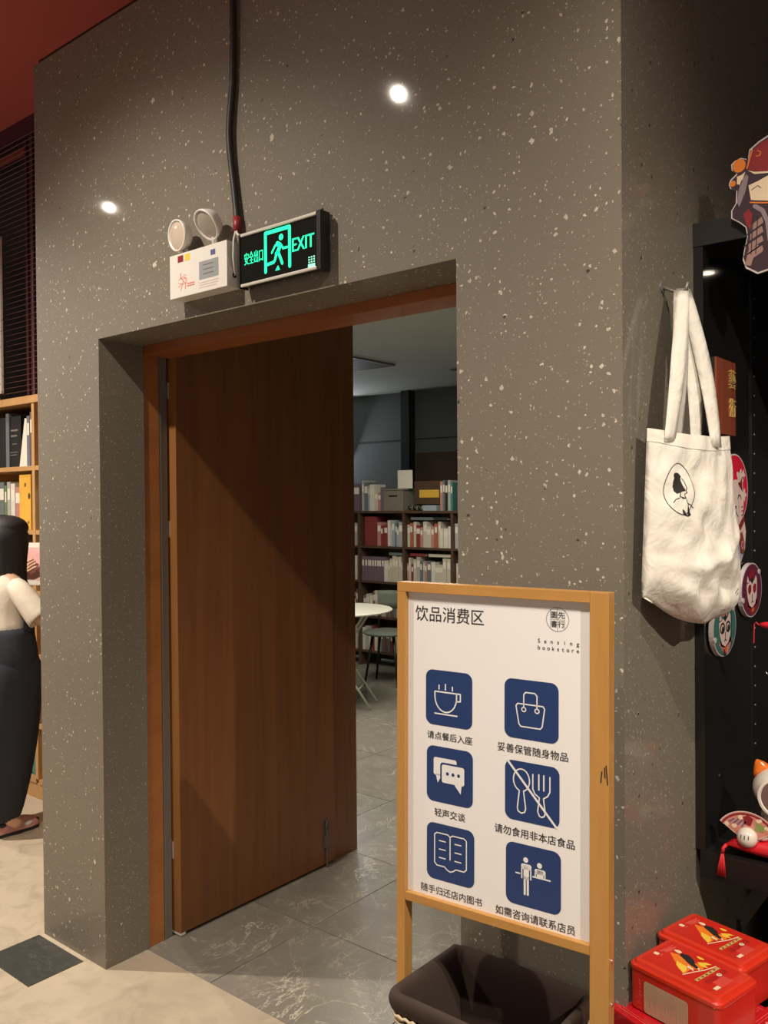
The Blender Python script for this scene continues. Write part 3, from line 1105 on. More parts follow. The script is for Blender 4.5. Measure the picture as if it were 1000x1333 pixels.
lettering('lettering', [('圖', lc[0] - 0.0074, lc[1] + 0.0035, 0.0140, dict(align='CENTER', bold=0.012)), ('書', lc[0] - 0.0074, lc[1] - 0.0140, 0.0140, dict(align='CENTER', bold=0.012)),
                        ('先', lc[0] + 0.0074, lc[1] + 0.0035, 0.0140, dict(align='CENTER', bold=0.012)), ('行', lc[0] + 0.0074, lc[1] - 0.0140, 0.0140, dict(align='CENTER', bold=0.012))], FG, M['ink'], st, HP)
tiles6 = [(0.0657, 0.1763, -0.2960, -0.1812), (0.2489, 0.3635, -0.2965, -0.1800), (0.0681, 0.1779, -0.4560, -0.3402),
          (0.2503, 0.3655, -0.4580, -0.3410), (0.0685, 0.1814, -0.6180, -0.5009), (0.2525, 0.3686, -0.6230, -0.5023)]


def icon(k, draw, extra=None):
    u0, u1, v0, v1 = tiles6[k]
    a = MB(); a.face(rrect(u0, u1, v0, v1, 0.016, 7), FG, HP)
    t = a.build('icon_tile', M['navy'], st)
    W_, H_ = u1 - u0, v1 - v0
    T = lambda x, y: (u0 + x * W_, v1 - y * H_)
    b1 = MB()
    draw(b1, T, W_)
    b1.build('symbol', M['white_ink'], t)
    if extra:
        b2 = MB(); extra(b2, T, W_)
        b2.build('symbol_detail', M['navy'], t)


HI, HJ = HP + 0.0003, HP + 0.0006
LW = 0.0029


def cup(b1, T, W_):
    b1.stroke([T(0.20, 0.39)] + [T(0.435 + 0.235 * math.cos(R(a)), 0.47 + 0.28 * math.sin(R(a))) for a in range(180, -1, -12)] + [T(0.67, 0.39)], LW, FG, HI, True)
    b1.stroke([T(0.67, 0.39), T(0.75, 0.39), T(0.75, 0.52), T(0.67, 0.53)], LW, FG, HI)
    b1.stroke([T(0.20, 0.79), T(0.68, 0.79)], LW, FG, HI)
    for x, y in ((0.29, 0.27), (0.43, 0.245), (0.58, 0.28)):
        b1.stroke([T(x, y), T(x, 0.345)], LW, FG, HI)


def bag_i(b1, T, W_):
    b1.stroke([T(0.25, 0.41), T(0.72, 0.41), T(0.75, 0.45), T(0.705, 0.75), T(0.67, 0.79), T(0.31, 0.79), T(0.275, 0.75), T(0.22, 0.45)], LW * .85, FG, HI, True)
    b1.stroke([T(0.365, 0.46), T(0.365, 0.25), T(0.40, 0.21), T(0.57, 0.21), T(0.61, 0.25), T(0.61, 0.46)], LW * .85, FG, HI)
    for x in (0.365, 0.61):
        b1.stroke([T(x + 0.038 * math.cos(R(a)), 0.50 + 0.036 * math.sin(R(a))) for a in range(0, 360, 30)], LW * .8, FG, HI, True)


def chat(b1, T, W_):
    b1.face([T(x, y) for x, y in rrect(0.155, 0.655, 0.20, 0.52, 0.04, 3)], FG, HI)
    b1.face([T(0.20, 0.50), T(0.34, 0.50), T(0.245, 0.655)], FG, HI)


def chat2(b2, T, W_):
    b2.face([T(x, y) for x, y in rrect(0.300, 0.855, 0.275, 0.67, 0.06, 3)], FG, HI + 0.0001)
    b2.face([T(0.55, 0.66), T(0.80, 0.66), T(0.785, 0.86)], FG, HI + 0.00012)
    for m_ in (0,):
        pass


def chat3(parent_k):
    u0, u1, v0, v1 = tiles6[parent_k]
    W_, H_ = u1 - u0, v1 - v0
    T = lambda x, y: (u0 + x * W_, v1 - y * H_)
    b = MB()
    b.face([T(x, y) for x, y in rrect(0.335, 0.82, 0.31, 0.635, 0.04, 3)], FG, HI + 0.0002)
    b.face([T(0.60, 0.63), T(0.765, 0.63), T(0.745, 0.785)], FG, HI + 0.0002)
    b.build('symbol', M['white_ink'], st)
    b = MB()
    for x in (0.46, 0.58, 0.70):
        b.face([T(*e) for e in ell(x, 0.465, 0.032, n=12)], FG, HI + 0.0004)
    b.build('symbol_detail', M['navy'], st)


def cutlery(b1, T, W_):
    b1.stroke([T(0.31 + 0.15 * math.cos(R(a)), 0.31 + 0.185 * math.sin(R(a))) for a in range(112, 430, 14)] + [T(0.35, 0.49), T(0.39, 0.78), T(0.37, 0.84), T(0.31, 0.865), T(0.25, 0.84), T(0.235, 0.78), T(0.27, 0.49)], LW * .9, FG, HI, True)
    b1.stroke([T(0.52, 0.18), T(0.52, 0.42), T(0.56, 0.50), T(0.64, 0.55), T(0.61, 0.78), T(0.64, 0.85), T(0.68, 0.865), T(0.73, 0.84), T(0.745, 0.78), T(0.715, 0.55), T(0.79, 0.50), T(0.83, 0.42), T(0.83, 0.18)], LW * .9, FG, HI)
    for x in (0.63, 0.72):
        b1.stroke([T(x, 0.17), T(x, 0.42)], LW, FG, HI)
    b1.stroke([T(0.055, 0.02), T(0.945, 0.98)], 0.0045, FG, HJ)


def book_i(b1, T, W_):
    b1.stroke([T(0.50, 0.20), T(0.45, 0.165), T(0.22, 0.165), T(0.17, 0.20), T(0.17, 0.70), T(0.22, 0.745), T(0.38, 0.745), T(0.44, 0.79), T(0.50, 0.81), T(0.56, 0.79), T(0.62, 0.745), T(0.79, 0.745), T(0.84, 0.70), T(0.84, 0.20), T(0.79, 0.165), T(0.55, 0.165)], LW * .85, FG, HI, True)
    b1.stroke([T(0.50, 0.20), T(0.50, 0.60)], LW * .85, FG, HI)
    for y in (0.30, 0.45, 0.60):
        b1.stroke([T(0.27, y), T(0.40, y)], LW * .8, FG, HI)
        b1.stroke([T(0.60, y), T(0.73, y)], LW * .8, FG, HI)


def service(b1, T, W_):
    b1.face([T(*e) for e in ell(0.37, 0.245, 0.046, 0.044, 16)], FG, HI)
    b1.face([T(*e) for e in rrect(0.285, 0.475, 0.31, 0.40, 0.035, 3)], FG, HI)
    b1.face([T(0.33, 0.33), T(0.43, 0.33), T(0.43, 0.56), T(0.33, 0.56)], FG, HI)
    for x in (0.298, 0.462):
        b1.stroke([T(x, 0.36), T(x, 0.545)], 0.0026, FG, HI)
    for x in (0.352, 0.408):
        b1.stroke([T(x, 0.50), T(x, 0.80)], 0.0044, FG, HI)
    b1.face([T(*e) for e in ell(0.62, 0.285, 0.046, 0.044, 16)], FG, HI)
    b1.face([T(*e) for e in rrect(0.53, 0.73, 0.345, 0.43, 0.035, 3)], FG, HI)
    b1.face([T(0.57, 0.36), T(0.69, 0.36), T(0.69, 0.475), T(0.57, 0.475)], FG, HI)
    for x in (0.543, 0.717):
        b1.stroke([T(x, 0.38), T(x, 0.475)], 0.0026, FG, HI)
    b1.stroke([T(0.19, 0.485), T(0.26, 0.485)], 0.0028, FG, HI)
    b1.stroke([T(0.50, 0.485), T(0.81, 0.485)], 0.0028, FG, HI)


icon(0, cup); icon(1, bag_i); icon(2, chat, chat2); chat3(2); icon(3, cutlery); icon(4, book_i); icon(5, service)

# ================================================================== WICKER BASKET
bk = thing('wicker_basket', 'tall brown wicker basket with a dark cloth liner beneath the notice stand', 'basket', (1.595, -0.14, 0))


def rr_pts(cx, cy, hx, hy, r, n=4, rot=0.0):
    p = rrect(-hx, hx, -hy, hy, r, n)
    c, s_ = math.cos(rot), math.sin(rot)
    return [(cx + x * c - y * s_, cy + x * s_ + y * c) for x, y in p]


BX, BY, BHX, BHY, BZ = 1.597, -0.140, 0.163, 0.118, 0.555


def ring(hx, hy, r, z, n=4):
    return [V((x, y, z)) for x, y in rr_pts(BX, BY, hx, hy, r, n)]


def loop_mesh(rings, close_bottom=False):
    q = MB()
    g = [[q.b.verts.new(p) for p in r_] for r_ in rings]
    n = len(g[0])
    for A, B in zip(g, g[1:]):
        for j in range(n):
            q._f([A[j], A[(j + 1) % n], B[(j + 1) % n], B[j]])
    if close_bottom:
        q._f(g[-1])
    return q


rings = []
prof = [(0.004, -0.040), (0.010, -0.030), (0.014, -0.012), (0.010, 0.0), (0.0, 0.003), (-0.010, -0.004), (-0.020, -0.03), (-0.030, -0.15), (-0.042, -0.34), (-0.052, -0.48)]
for do, dz in prof:
    nr = ring(BHX + do, BHY + do, 0.028 + min(do, 0), BZ + dz, 6)
    rr = []
    for i, p in enumerate(nr):
        k = 0.0022 * math.sin(i * 1.9 + dz * 30) if dz > -0.1 else 0.005 * math.sin(i * 2.3 + dz * 9)
        d = (p - V((BX, BY, p.z))).normalized()
        rr.append(p + d * k + V((0, 0, 0.0015 * math.sin(i * 1.3))))
    rings.append(rr)
q = loop_mesh(rings, True)
q.build('liner', M['liner'], bk, smooth=True, subdiv=1)
# woven body: horizontal strands that pass in and out of upright stakes
q = MB()
zs = [0.012 + k * 0.0145 for k in range(35)]
base_ring = rr_pts(0, 0, 1, 1, 0.0001, 1)


def wall_pt(t, z, off):
    """perimeter parameter t 0..1 at height z"""
    f = z / BZ
    hx, hy = 0.135 + (BHX - 0.135) * f + off - 0.002, 0.095 + (BHY - 0.095) * f + off - 0.002
    per = 2 * (hx * 2 + hy * 2)
    d = t * per
    sides = [((-hx, -hy), (1, 0), 2 * hx), ((hx, -hy), (0, 1), 2 * hy), ((hx, hy), (-1, 0), 2 * hx), ((-hx, hy), (0, -1), 2 * hy)]
    for (sx_, sy_), (dx, dy), L in sides:
        if d <= L + 1e-9:
            x, y = sx_ + dx * d, sy_ + dy * d
            rr_ = 0.03
            # round the corner
            cx_, cy_ = max(-hx + rr_, min(hx - rr_, x)), max(-hy + rr_, min(hy - rr_, y))
            vx, vy = x - cx_, y - cy_
            L2 = math.hypot(vx, vy)
            if L2 > rr_:
                x, y = cx_ + vx / L2 * rr_, cy_ + vy / L2 * rr_
            return V((BX + x, BY + y, z))
        d -= L
    return V((BX - hx, BY - hy, z))


NS = 96
for k, z in enumerate(zs):
    pts = [wall_pt(i / (NS * 1.0), z, 0.0035 * math.cos(PI * i / 2 + (PI if k % 2 else 0))) for i in range(NS)]
    q.tube(pts, 0.0052, 5, closed=True)
for i in range(0, NS, 2):
    q.tube([wall_pt(i / NS, 0.005, 0.0), wall_pt(i / NS, BZ - 0.01, 0.0)], 0.0035, 5)
wv = q.build('weave', M['wicker'], bk, smooth=True)
wv['kind'] = 'stuff'
q = MB()
pts = [wall_pt(i / 128.0, BZ - 0.046 + 0.004 * (i % 2), 0.010) for i in range(128)]
q.tube(pts, 0.0034, 5, closed=True)
pts = [wall_pt(i / 128.0, BZ - 0.055 - 0.004 * (i % 2), 0.009) for i in range(128)]
q.tube(pts, 0.0028, 5, closed=True)
q.build('cream_trim', M['wicker_light'], bk, smooth=True)

# ================================================================== TOTE BAG
hk = thing('wall_hook', 'small dark metal hook on the terrazzo side wall holding the tote bag', 'hook', (RX, 0.205, 2.0))
q = MB(); q.lathe([(0.0, 0.0), (0.012, 0.0), (0.012, 0.003), (0.0, 0.004)], (RX, 0.205, 2.008), axis=(1, 0, 0), n=16)
q.build('plate', M['grey_metal'], hk)
q = MB(); q.tube([(RX + 0.002, 0.205, 2.008), (RX + 0.022, 0.205, 1.997), (RX + 0.040, 0.205, 1.990), (RX + 0.052, 0.205, 1.996), (RX + 0.056, 0.205, 2.010)], 0.0035, 8)
q.build('arm', M['grey_metal'], hk, smooth=True)

tb = thing('tote_bag', 'white canvas tote bag with an oval portrait print hanging on the side wall', 'bag', (1.87, 0.2, 1.31))
BA, BB = V((1.845, 0.055, 0)), V((1.912, 0.338, 0))      # left and right ends of the flat bag
bd = (BB - BA).normalized()
bn = V((bd.y, -bd.x, 0))                                 # outwards, away from the wall
BW = (BB - BA).length


def bag_pt(u, v, side, lift=0.0):
    """u 0..1 across, v 0 at the mouth .. 1 at the bottom"""
    grow = 0.004 + 0.022 * v
    drop = 0.352 + 0.055 * math.sin(PI * min(1, max(0, (u - 0.05)))) * 0.9 - 0.030 * (1 - u) * 0.5 + 0.0 * u
    zt = 1.694 - 0.008 * math.sin(PI * u) - 0.004 * u
    x = -grow + u * (BW + 2 * grow + 0.02 * v * v)
    z = zt - v * drop
    e = math.sin(PI * min(1, max(0, u))) ** 0.55
    bulge = (0.008 + 0.042 * math.sin(PI * min(1, v * 0.62 + 0.08)) ** 1.0) * e
    bulge *= 1 - 0.85 * max(0, (v - 0.86) / 0.14) ** 2
    wr = 0.0035 * math.sin(9 * u + 7 * v) * math.sin(11 * v - 3 * u) + 0.0022 * math.sin(23 * v + 13 * u) * math.sin(17 * u)
    wr += 0.004 * math.exp(-((u - 0.25 - 0.3 * v) ** 2) / 0.004) * v
    wr += 0.0030 * math.sin(31 * v - 9 * u + 2.0 * math.sin(6 * u)) * v + 0.006 * math.exp(-((v - 0.80 + 0.25 * u) ** 2) / 0.0012)
    h = (bulge + wr * e * 1.7) if side > 0 else -0.25 * bulge
    return BA + bd * x + V((0, 0, z)) + bn * (h + lift) + bn * 0.008


q = MB()
NU, NV = 44, 48
g = []
for i in range(NV + 1):
    row = []
    for j in range(NU + 1):
        row.append(bag_pt(j / NU, i / NV, 1))
    for j in range(NU - 1, 0, -1):
        row.append(bag_pt(j / NU, i / NV, -1))
    g.append([q.b.verts.new(p) for p in row])
n = len(g[0])
for A, B in zip(g, g[1:]):
    for j in range(n):
        q._f([A[j], A[(j + 1) % n], B[(j + 1) % n], B[j]])
q._f(g[-1])
q.build('bag_body', M['canvas'], tb, smooth=True)
q = MB()
g = [[bag_pt(j / NU, v, 1, 0.0012) for j in range(NU + 1)] for v in (0.0, 0.02, 0.075, 0.078)]
q.grid(g)
q.build('hem', M['canvas'], tb, smooth=True)


def strap(u0, u1, side, apex, wtop, name='strap', lift=0.002, twist=0.0):
    q = MB()
    a, c = bag_pt(u0, 0.06, side, lift * side), bag_pt(u1, 0.06, side, lift * side)
    ap = V(apex)
    P = []
    n = 26
    for i in range(n + 1):
        t = i / n
        if t < 0.5:
            s_ = t * 2
            p = a.lerp(ap, s_)
            p += bn * 0.010 * math.sin(PI * s_) - bd * 0.008 * math.sin(PI * s_)
        else:
            s_ = (t - 0.5) * 2
            p = ap.lerp(c, s_)
            p += bn * 0.004 * math.sin(PI * s_) + bd * 0.010 * math.sin(PI * s_)
        P.append(p)
    rows = []
    for i, p in enumerate(P):
        t = i / n
        k = abs(t - 0.5) * 2
        wdt = wtop + (0.036 - wtop) * min(1, k * 2.2)
        across = (bd * 1.0 + bn * (twist * (1 - k))).normalized()
        rows.append([p - across * wdt / 2, p - across * wdt / 6 + bn * 0.002, p + across * wdt / 6 + bn * 0.002, p + across * wdt / 2])
    q.grid(rows)
    o = q.build(name, M['canvas'], tb, smooth=True)
    md = o.modifiers.new('t', 'SOLIDIFY')
    md.thickness = 0.0022
    return o


strap(0.17, 0.70, 1, (RX + 0.046, 0.205, 1.998), 0.028, twist=0.8)
strap(0.36, 0.60, -1, (RX + 0.040, 0.208, 1.997), 0.030, lift=0.001, twist=0.9)


def in_poly(x, y, poly):
    c = False
    j = len(poly) - 1
    for i in range(len(poly)):
        xi, yi = poly[i]
        xj, yj = poly[j]
        if (yi > y) != (yj > y) and x < (xj - xi) * (y - yi) / (yj - yi) + xi:
            c = not c
        j = i
    return c


def bag_fill(q, poly, lift=0.0009):
    st_ = 0.0035
    xs_ = [p[0] for p in poly]
    ys_ = [p[1] for p in poly]
    x = min(xs_)
    while x < max(xs_):
        y = min(ys_)
        while y < max(ys_):
            if in_poly(x + st_ / 2, y + st_ / 2, poly):
                q._f([q.b.verts.new(bag_pt(a, b_, 1, lift)) for a, b_ in ((x, y), (x + st_, y), (x + st_, y + st_), (x, y + st_))])
            y += st_
        x += st_


def bag_line(q, pts, wd, lift=0.0010):
    dense_ = []
    for a, b_ in zip(pts, pts[1:]):
        k = max(1, int(math.hypot(b_[0] - a[0], b_[1] - a[1]) / 0.012))
        dense_ += [(a[0] + (b_[0] - a[0]) * i / k, a[1] + (b_[1] - a[1]) * i / k) for i in range(k)]
    dense_.append(pts[-1])
    for a, b_ in zip(dense_, dense_[1:]):
        dx, dy = b_[0] - a[0], b_[1] - a[1]
        L = math.hypot(dx, dy) or 1
        nx, ny = -dy / L * wd / 2, dx / L * wd / 2
        q._f([q.b.verts.new(bag_pt(x, y, 1, lift)) for x, y in ((a[0] + nx, a[1] + ny), (b_[0] + nx, b_[1] + ny), (b_[0] - nx, b_[1] - ny), (a[0] - nx, a[1] - ny))])


q = MB()
cu, cv, ru, rv = 0.225, 0.315, 0.125, 0.145
SHR = lambda t: (t[0] - 0.22 * (t[1] - cv), t[1])
TZ = lambda x, y: SHR((cu + (x - 490) / 200 * ru, cv + (y - 625) / 415 * rv))   # sketch coordinates to bag
bag_line(q, [SHR((cu + ru * math.cos(R(a)), cv + rv * math.sin(R(a)))) for a in range(0, 361, 8)], 0.0042)
bag_fill(q, [TZ(*p) for p in ((400, 400), (440, 372), (490, 378), (520, 420), (500, 440), (505, 500), (525, 560), (560, 632), (520, 655), (490, 690), (455, 716), (420, 690), (395, 620), (395, 540), (405, 480), (395, 430))])
bag_fill(q, [TZ(*p) for p in ((488, 735), (520, 750), (570, 735), (572, 750), (530, 772), (490, 752))])
bag_fill(q, [TZ(*p) for p in ((515, 945), (560, 1000), (600, 1040), (540, 1036), (525, 1000))])
bag_fill(q, [TZ(*p) for p in ((615, 850), (640, 950), (655, 990), (610, 1035), (608, 940))])
for ln in ([(490, 770), (440, 820), (412, 890)], [(575, 760), (600, 820), (650, 830), (690, 870)], [(520, 440), (545, 480), (575, 590), (560, 625), (580, 655), (545, 690), (560, 735)], [(530, 950), (600, 1035), (612, 830)], [(500, 690), (490, 740)]):
    bag_line(q, [TZ(*p) for p in ln], 0.0042)
q.build('portrait_print', M['ink'], tb)
q = MB()
bag_line(q, [(0.80, 0.880), (0.86, 0.872)], 0.004)
bag_line(q, [(0.81, 0.895), (0.85, 0.890)], 0.003)
q.build('small_mark', M['ink'], tb)

# ================================================================== BLACK DISPLAY CABINET
CY = 0.395
cab = thing('display_cabinet', 'tall glossy black display cabinet against the terrazzo side wall', 'cabinet', (2.3, 0.7, 0))
q = MB(); q.box(RX + 0.001, 1.846, CY, 1.05, 0.735, 2.135, bev=0.001)
q.build('side_panel', M['gloss_black'], cab)
q = MB(); q.box(2.76, 2.783, CY, 1.05, 0.735, 2.135, bev=0.001)
q.build('side_panel', M['gloss_black'], cab)
q = MB(); q.box(RX + 0.001, 2.783, CY - 0.002, 1.05, 2.135, 2.19, bev=0.001)
q.build('top_panel', M['matt_black'], cab)
q = MB(); q.box(RX + 0.012, 2.783, CY - 0.004, 1.05, 0.674, 0.735, bev=0.0015)
q.build('bottom_shelf', M['matt_black'], cab)
q = MB(); q.box(1.846, 2.76, 1.035, 1.05, 0.735, 2.135)
q.build('back_panel', M['matt_black'], cab)
q = MB(); q.box(1.846, 1.850, 0.752, 1.034, 0.736, 2.134)
rl = q.build('hole_strip', M['matt_black'], cab)
q = MB()
for k in range(26):
    z = 0.80 + k * 0.0512
    q.lathe([(0.0026, 0.0), (0.0026, 0.0012), (0.0, 0.0012)], (1.850, 0.772, z), axis=(1, 0, 0), n=8)
pn = q.build('shelf_pins', M['pin'], rl)
pn['kind'] = 'stuff'
q = MB(); q.box(1.9, 2.7, 0.75, 1.04, 0.0, 0.674)
q.build('plinth', M['matt_black'], cab)
q = MB(); q.lathe([(0.0, 0.0), (0.022, 0.0), (0.025, -0.006), (0.025, -0.010), (0.018, -0.010), (0.0, -0.006)], (1.905, 0.60, 2.134), n=20)
pl_ = q.build('puck_light', M['chrome'], cab)
q = MB(); q.lathe([(0.0, 0.0), (0.017, 0.0)], (1.905, 0.60, 2.1225), n=16, cap=False)
q.build('lamp', plain('lamp_face', (0.9, 0.9, 0.9), 0.4, emit=(1.0, 0.88, 0.7), es=6.0), pl_)
q = MB(); q.lathe([(0.0, 0.004), (0.0045, 0.002), (0.0045, 0.0), (0.0, 0.0)], (1.846, 0.50, 0.885), axis=(1, 0, 0), n=10)
q.build('screw_cap', M['chrome'], cab)

# wood plaque with raised gold letters
pq = thing('wall_plaque', 'reddish wooden plaque with gold characters on the black cabinet side', 'plaque', (1.87, 0.475, 1.702))
q = MB(); q.box(1.8465, 1.868, 0.405, 0.545, 1.704, 1.879, bev=0.0008)
q.build('back_block', M['matt_black'], pq)
q = MB(); q.box(1.868, 1.8725, 0.4045, 0.5455, 1.7035, 1.8795, bev=0.0008)
q.build('face_board', M['sign_wood'], pq)
FQ = Frame((1.8725, 0.4045, 1.7035), (0, 1, 0), (0, 0, 1), (1, 0, 0))
for ch, v in (('藝', 0.116), ('術', 0.048)):
    me = text_mesh(ch, FQ, 0.1115, v, 0.048, h=0.0002, align='CENTER', bold=0.010, extr=0.002)
    link('character', me, M['gold'], pq)


# ---- flat acrylic stickers on the cabinet's inner side
def disc_sticker(name, label, cy, cz, ry, rz, base, band, glasses=True):
    F = Frame((1.850, cy, cz), (0, ry, 0), (0, 0, rz), (1, 0, 0))
    t = thing(name, label, 'ornament', (1.852, cy, cz - rz), 'round cat masks on the cabinet side')
    a = MB(); a.prism(ell(0, 0, 1, 1, 36), F, 0.0, 0.0105)
    a.build('acrylic_disc', M['stk_edge'], t)
    a = MB(); a.face(ell(0, 0, 0.95, 0.96, 36), F, 0.011)
    a.build('ground', base, t)
    a = MB()
    a.face([(0.55 * math.cos(R(x)) * 1.0 + 0.05, 0.93 * math.sin(R(x))) for x in range(205, 336, 10)] + [(0.62, -0.50), (0.0, -0.70), (-0.52, -0.55)], F, 0.0112)
    a.build('red_collar', M['stk_pink'] if glasses else M['stk_dark_red'], t)
    a = MB()
    a.face([(-0.30, 0.45), (-0.15, 0.72), (0.05, 0.80), (0.22, 0.62), (0.15, 0.40)], F, 0.0112)
    a.build('red_cap', M['stk_pink'] if glasses else M['stk_dark_red'], t)
    a = MB()
    a.face([(-0.52, 0.32), (-0.40, 0.30), (-0.22, 0.34), (0.0, 0.32), (0.20, 0.34), (0.36, 0.52), (0.46, 0.40), (0.48, 0.10), (0.44, -0.28), (0.28, -0.54), (0.0, -0.66), (-0.28, -0.54), (-0.46, -0.20), (-0.52, 0.08)], F, 0.0114)
    a.face([(-0.52, 0.25), (-0.44, 0.56), (-0.26, 0.30)], F, 0.0114)
    a.build('cat_face', M['stk_white'], t)
    a = MB()
    for sx_ in (-0.24, 0.24):
        if glasses:
            a.stroke(ell(sx_, 0.02, 0.17, 0.17, 16), 0.07, F, 0.0117, True)
            a.face(ell(sx_ + 0.03, -0.03, 0.09, 0.12, 12), F, 0.0117)
        else:
            a.face([(sx_ - 0.17, 0.10), (sx_ - 0.06, 0.22), (sx_ + 0.14, 0.20), (sx_ + 0.15, -0.02), (sx_, -0.16), (sx_ - 0.14, -0.06)], F, 0.0117)
    a.build('spectacles', M['ink'] if glasses else M['stk_dark_red'], t)
    a = MB()
    a.face([(-0.16, 0.34), (0.0, 0.50), (0.14, 0.34), (0.0, 0.22)], F, 0.0117)
    a.build('forehead_mark', M['ink'], t)
    a = MB()
    a.stroke([(0, -0.16), (0.0, -0.40)], 0.05, F, 0.0117)
    a.stroke([(-0.10, -0.46), (0, -0.40), (0.10, -0.46)], 0.04, F, 0.0117)
    a.build('nose', M['ink'], t)
    a = MB()
    a.stroke([(-0.05, -0.78), (0.02, -0.70), (0.08, -0.80), (0.14, -0.68)], 0.06, F, 0.0117)
    a.build('bow_mark', M['stk_orange'], t)
    for s1, s2 in ((0.70, 0.62), (-0.86, -0.30)):
        a = MB(); a.prism(ell(s1, s2, 0.10, 0.10, 10), F, 0.0105, 0.0125)
        a.build('acrylic_tab', M['stk_edge'], t)


disc_sticker('cat_mask', 'purple round cat mask in dark red spectacles, upper right on the cabinet side', 0.710, 1.316, 0.088, 0.070, M['stk_purple'], None, False)
disc_sticker('cat_mask', 'teal round cat mask in black spectacles below the tote bag edge', 0.495, 1.243, 0.085, 0.068, M['stk_teal'], None, True)

FC = Frame((1.850, 0.580, 1.575), (0, 0.105, 0), (0, 0, 0.088), (1, 0, 0))
t = thing('lucky_cat_cutout', 'oval red lucky cat cutout with white blossoms on the cabinet side', 'ornament', (1.852, 0.58, 1.385))
a = MB(); a.prism(ell(0, 0, 1.0, 1.0, 40), FC, 0.0, 0.009)
a.build('acrylic_disc', M['stk_edge'], t)
a = MB(); a.prism([(-0.80, -0.55), (-0.72, -1.2), (-0.60, -1.85), (-0.30, -2.12), (0.10, -2.20), (0.50, -2.05), (0.78, -1.70), (0.86, -1.20), (0.70, -0.80), (0.5, -0.6)], FC, 0.0, 0.008)
bdm = a.build('cat_body', M['stk_white'], t)
a = MB(); a.face([(-0.60, -1.70), (0.0, -1.62), (0.62, -1.42), (0.80, -1.55), (0.50, -2.02), (0.10, -2.15), (-0.30, -2.06), (-0.56, -1.85)], FC, 0.0086)
a.build('lilac_lap', M['stk_lilac'], t)
a = MB(); a.face(ell(0, 0, 0.95, 0.96, 40), FC, 0.0094)
a.build('red_ground', M['stk_red'], t)
a = MB()
for bx_, by_, r_ in ((-0.52, 0.66, 0.20), (0.36, 0.30, 0.24), (0.66, -0.15, 0.16), (-0.70, 0.45, 0.14), (0.60, 0.42, 0.13)):
    a.face([(bx_ + r_ * (1.0 + 0.28 * math.cos(5 * R(x))) * math.cos(R(x)), by_ + r_ * (1.0 + 0.28 * math.cos(5 * R(x))) * math.sin(R(x))) for x in range(0, 360, 12)], FC, 0.0097)
a.build('blossom', M['stk_white'], t)
a = MB()
a.face([(0.60 * math.cos(R(x)) + 0.02, -0.38 + 0.66 * math.sin(R(x))) for x in range(0, 360, 10)], FC, 0.0102)
a.face([(-0.56, -0.10), (-0.50, 0.46), (-0.20, 0.16)], FC, 0.0102)
a.face([(0.20, 0.16), (0.52, 0.52), (0.58, -0.10)], FC, 0.0102)
a.face(ell(-0.62, -0.95, 0.20, 0.26, 14), FC, 0.0104)
a.build('cat_face', M['stk_white'], t)
a = MB()
for x in (-0.24, 0.28):
    a.stroke([(x - 0.12, -0.26), (x - 0.05, -0.16), (x + 0.06, -0.16), (x + 0.13, -0.26)], 0.035, FC, 0.0107)
a.stroke([(0.02, -0.52), (0.02, -0.64), (-0.12, -0.76)], 0.03, FC, 0.0107)
a.stroke([(0.02, -0.64), (0.18, -0.76)], 0.03, FC, 0.0107)
a.face([(-0.04, -0.46), (0.08, -0.46), (0.02, -0.55)], FC, 0.0107)
for k in range(3):
    a.stroke([(-0.50, -0.48 - k * 0.12), (-0.38, -0.50 - k * 0.11)], 0.025, FC, 0.0107)
    a.stroke([(0.44, -0.50 - k * 0.11), (0.56, -0.48 - k * 0.12)], 0.025, FC, 0.0107)
a.build('cat_features', M['ink'], t)
for er in ([(-0.52, -0.06), (-0.47, 0.32), (-0.28, 0.14)], [(0.28, 0.14), (0.48, 0.36), (0.52, -0.02)]):
    a = MB(); a.face(er, FC, 0.0105)
    a.build('inner_ear', M['stk_dark_red'], t)
a = MB()
a.stroke([(-0.45, -1.02), (-0.1, -1.16), (0.3, -1.10), (0.60, -0.86)], 0.16, FC, 0.0105)
a.build('collar', M['stk_dark_red'], t)
a = MB(); a.face(ell(-0.02, -1.12, 0.18, 0.22, 16), FC, 0.0108)
a.build('bell', M['stk_orange'], t)
a = MB(); a.face([(0.22, -1.28), (0.48, -1.20), (0.66, -1.52), (0.62, -1.84), (0.40, -1.80)], FC, 0.0108)
a.build('purse', M['stk_brown'], t)
a = MB(); a.stroke(ell(0.50, -1.58, 0.08, 0.10, 12), 0.05, FC, 0.0110, True)
a.build('purse_mark', M['stk_pink'], t)

# big cat cutout on the cabinet's top rail
FK = Frame((1.914, 0.375, 2.05), (1, 0, 0), (0, 0, 1), (0, -1, 0))
t = thing('warrior_cat_cutout', 'large flat warrior cat cutout in a dark red cap hung on the top rail', 'ornament', (1.98, 0.38, 2.05))
KX = lambda x, y: ((x - 948) * 0.001632, (349 - y) * 0.001660)
kpts = [(946, 226), (948, 220), (956, 214), (955, 212), (950, 208), (949, 200), (954, 196), (962, 194), (969, 197), (971, 200), (973, 186), (985, 178), (1000, 172), (1030, 166), (1060, 176), (1080, 200), (1078, 240), (1090, 275), (1075, 310), (1060, 340), (1030, 348), (1000, 349), (983, 352), (968, 342), (964, 330), (966, 318), (970, 300), (968, 288), (960, 280), (949, 272), (949, 262), (955, 253), (956, 236), (948, 232)]
a = MB(); a.prism([KX(*p) for p in kpts], FK, -0.006, 0.0)
a.build('board', M['stk_edge'], t)
cxk, cyk = 1010, 262
kin = [(cxk + (x - cxk) * 0.97, cyk + (y - cyk) * 0.975) for x, y in kpts]
a = MB(); a.face([KX(*p) for p in kin], FK, 0.0004)
a.build('dark_robe', M['stk_plum'], t)
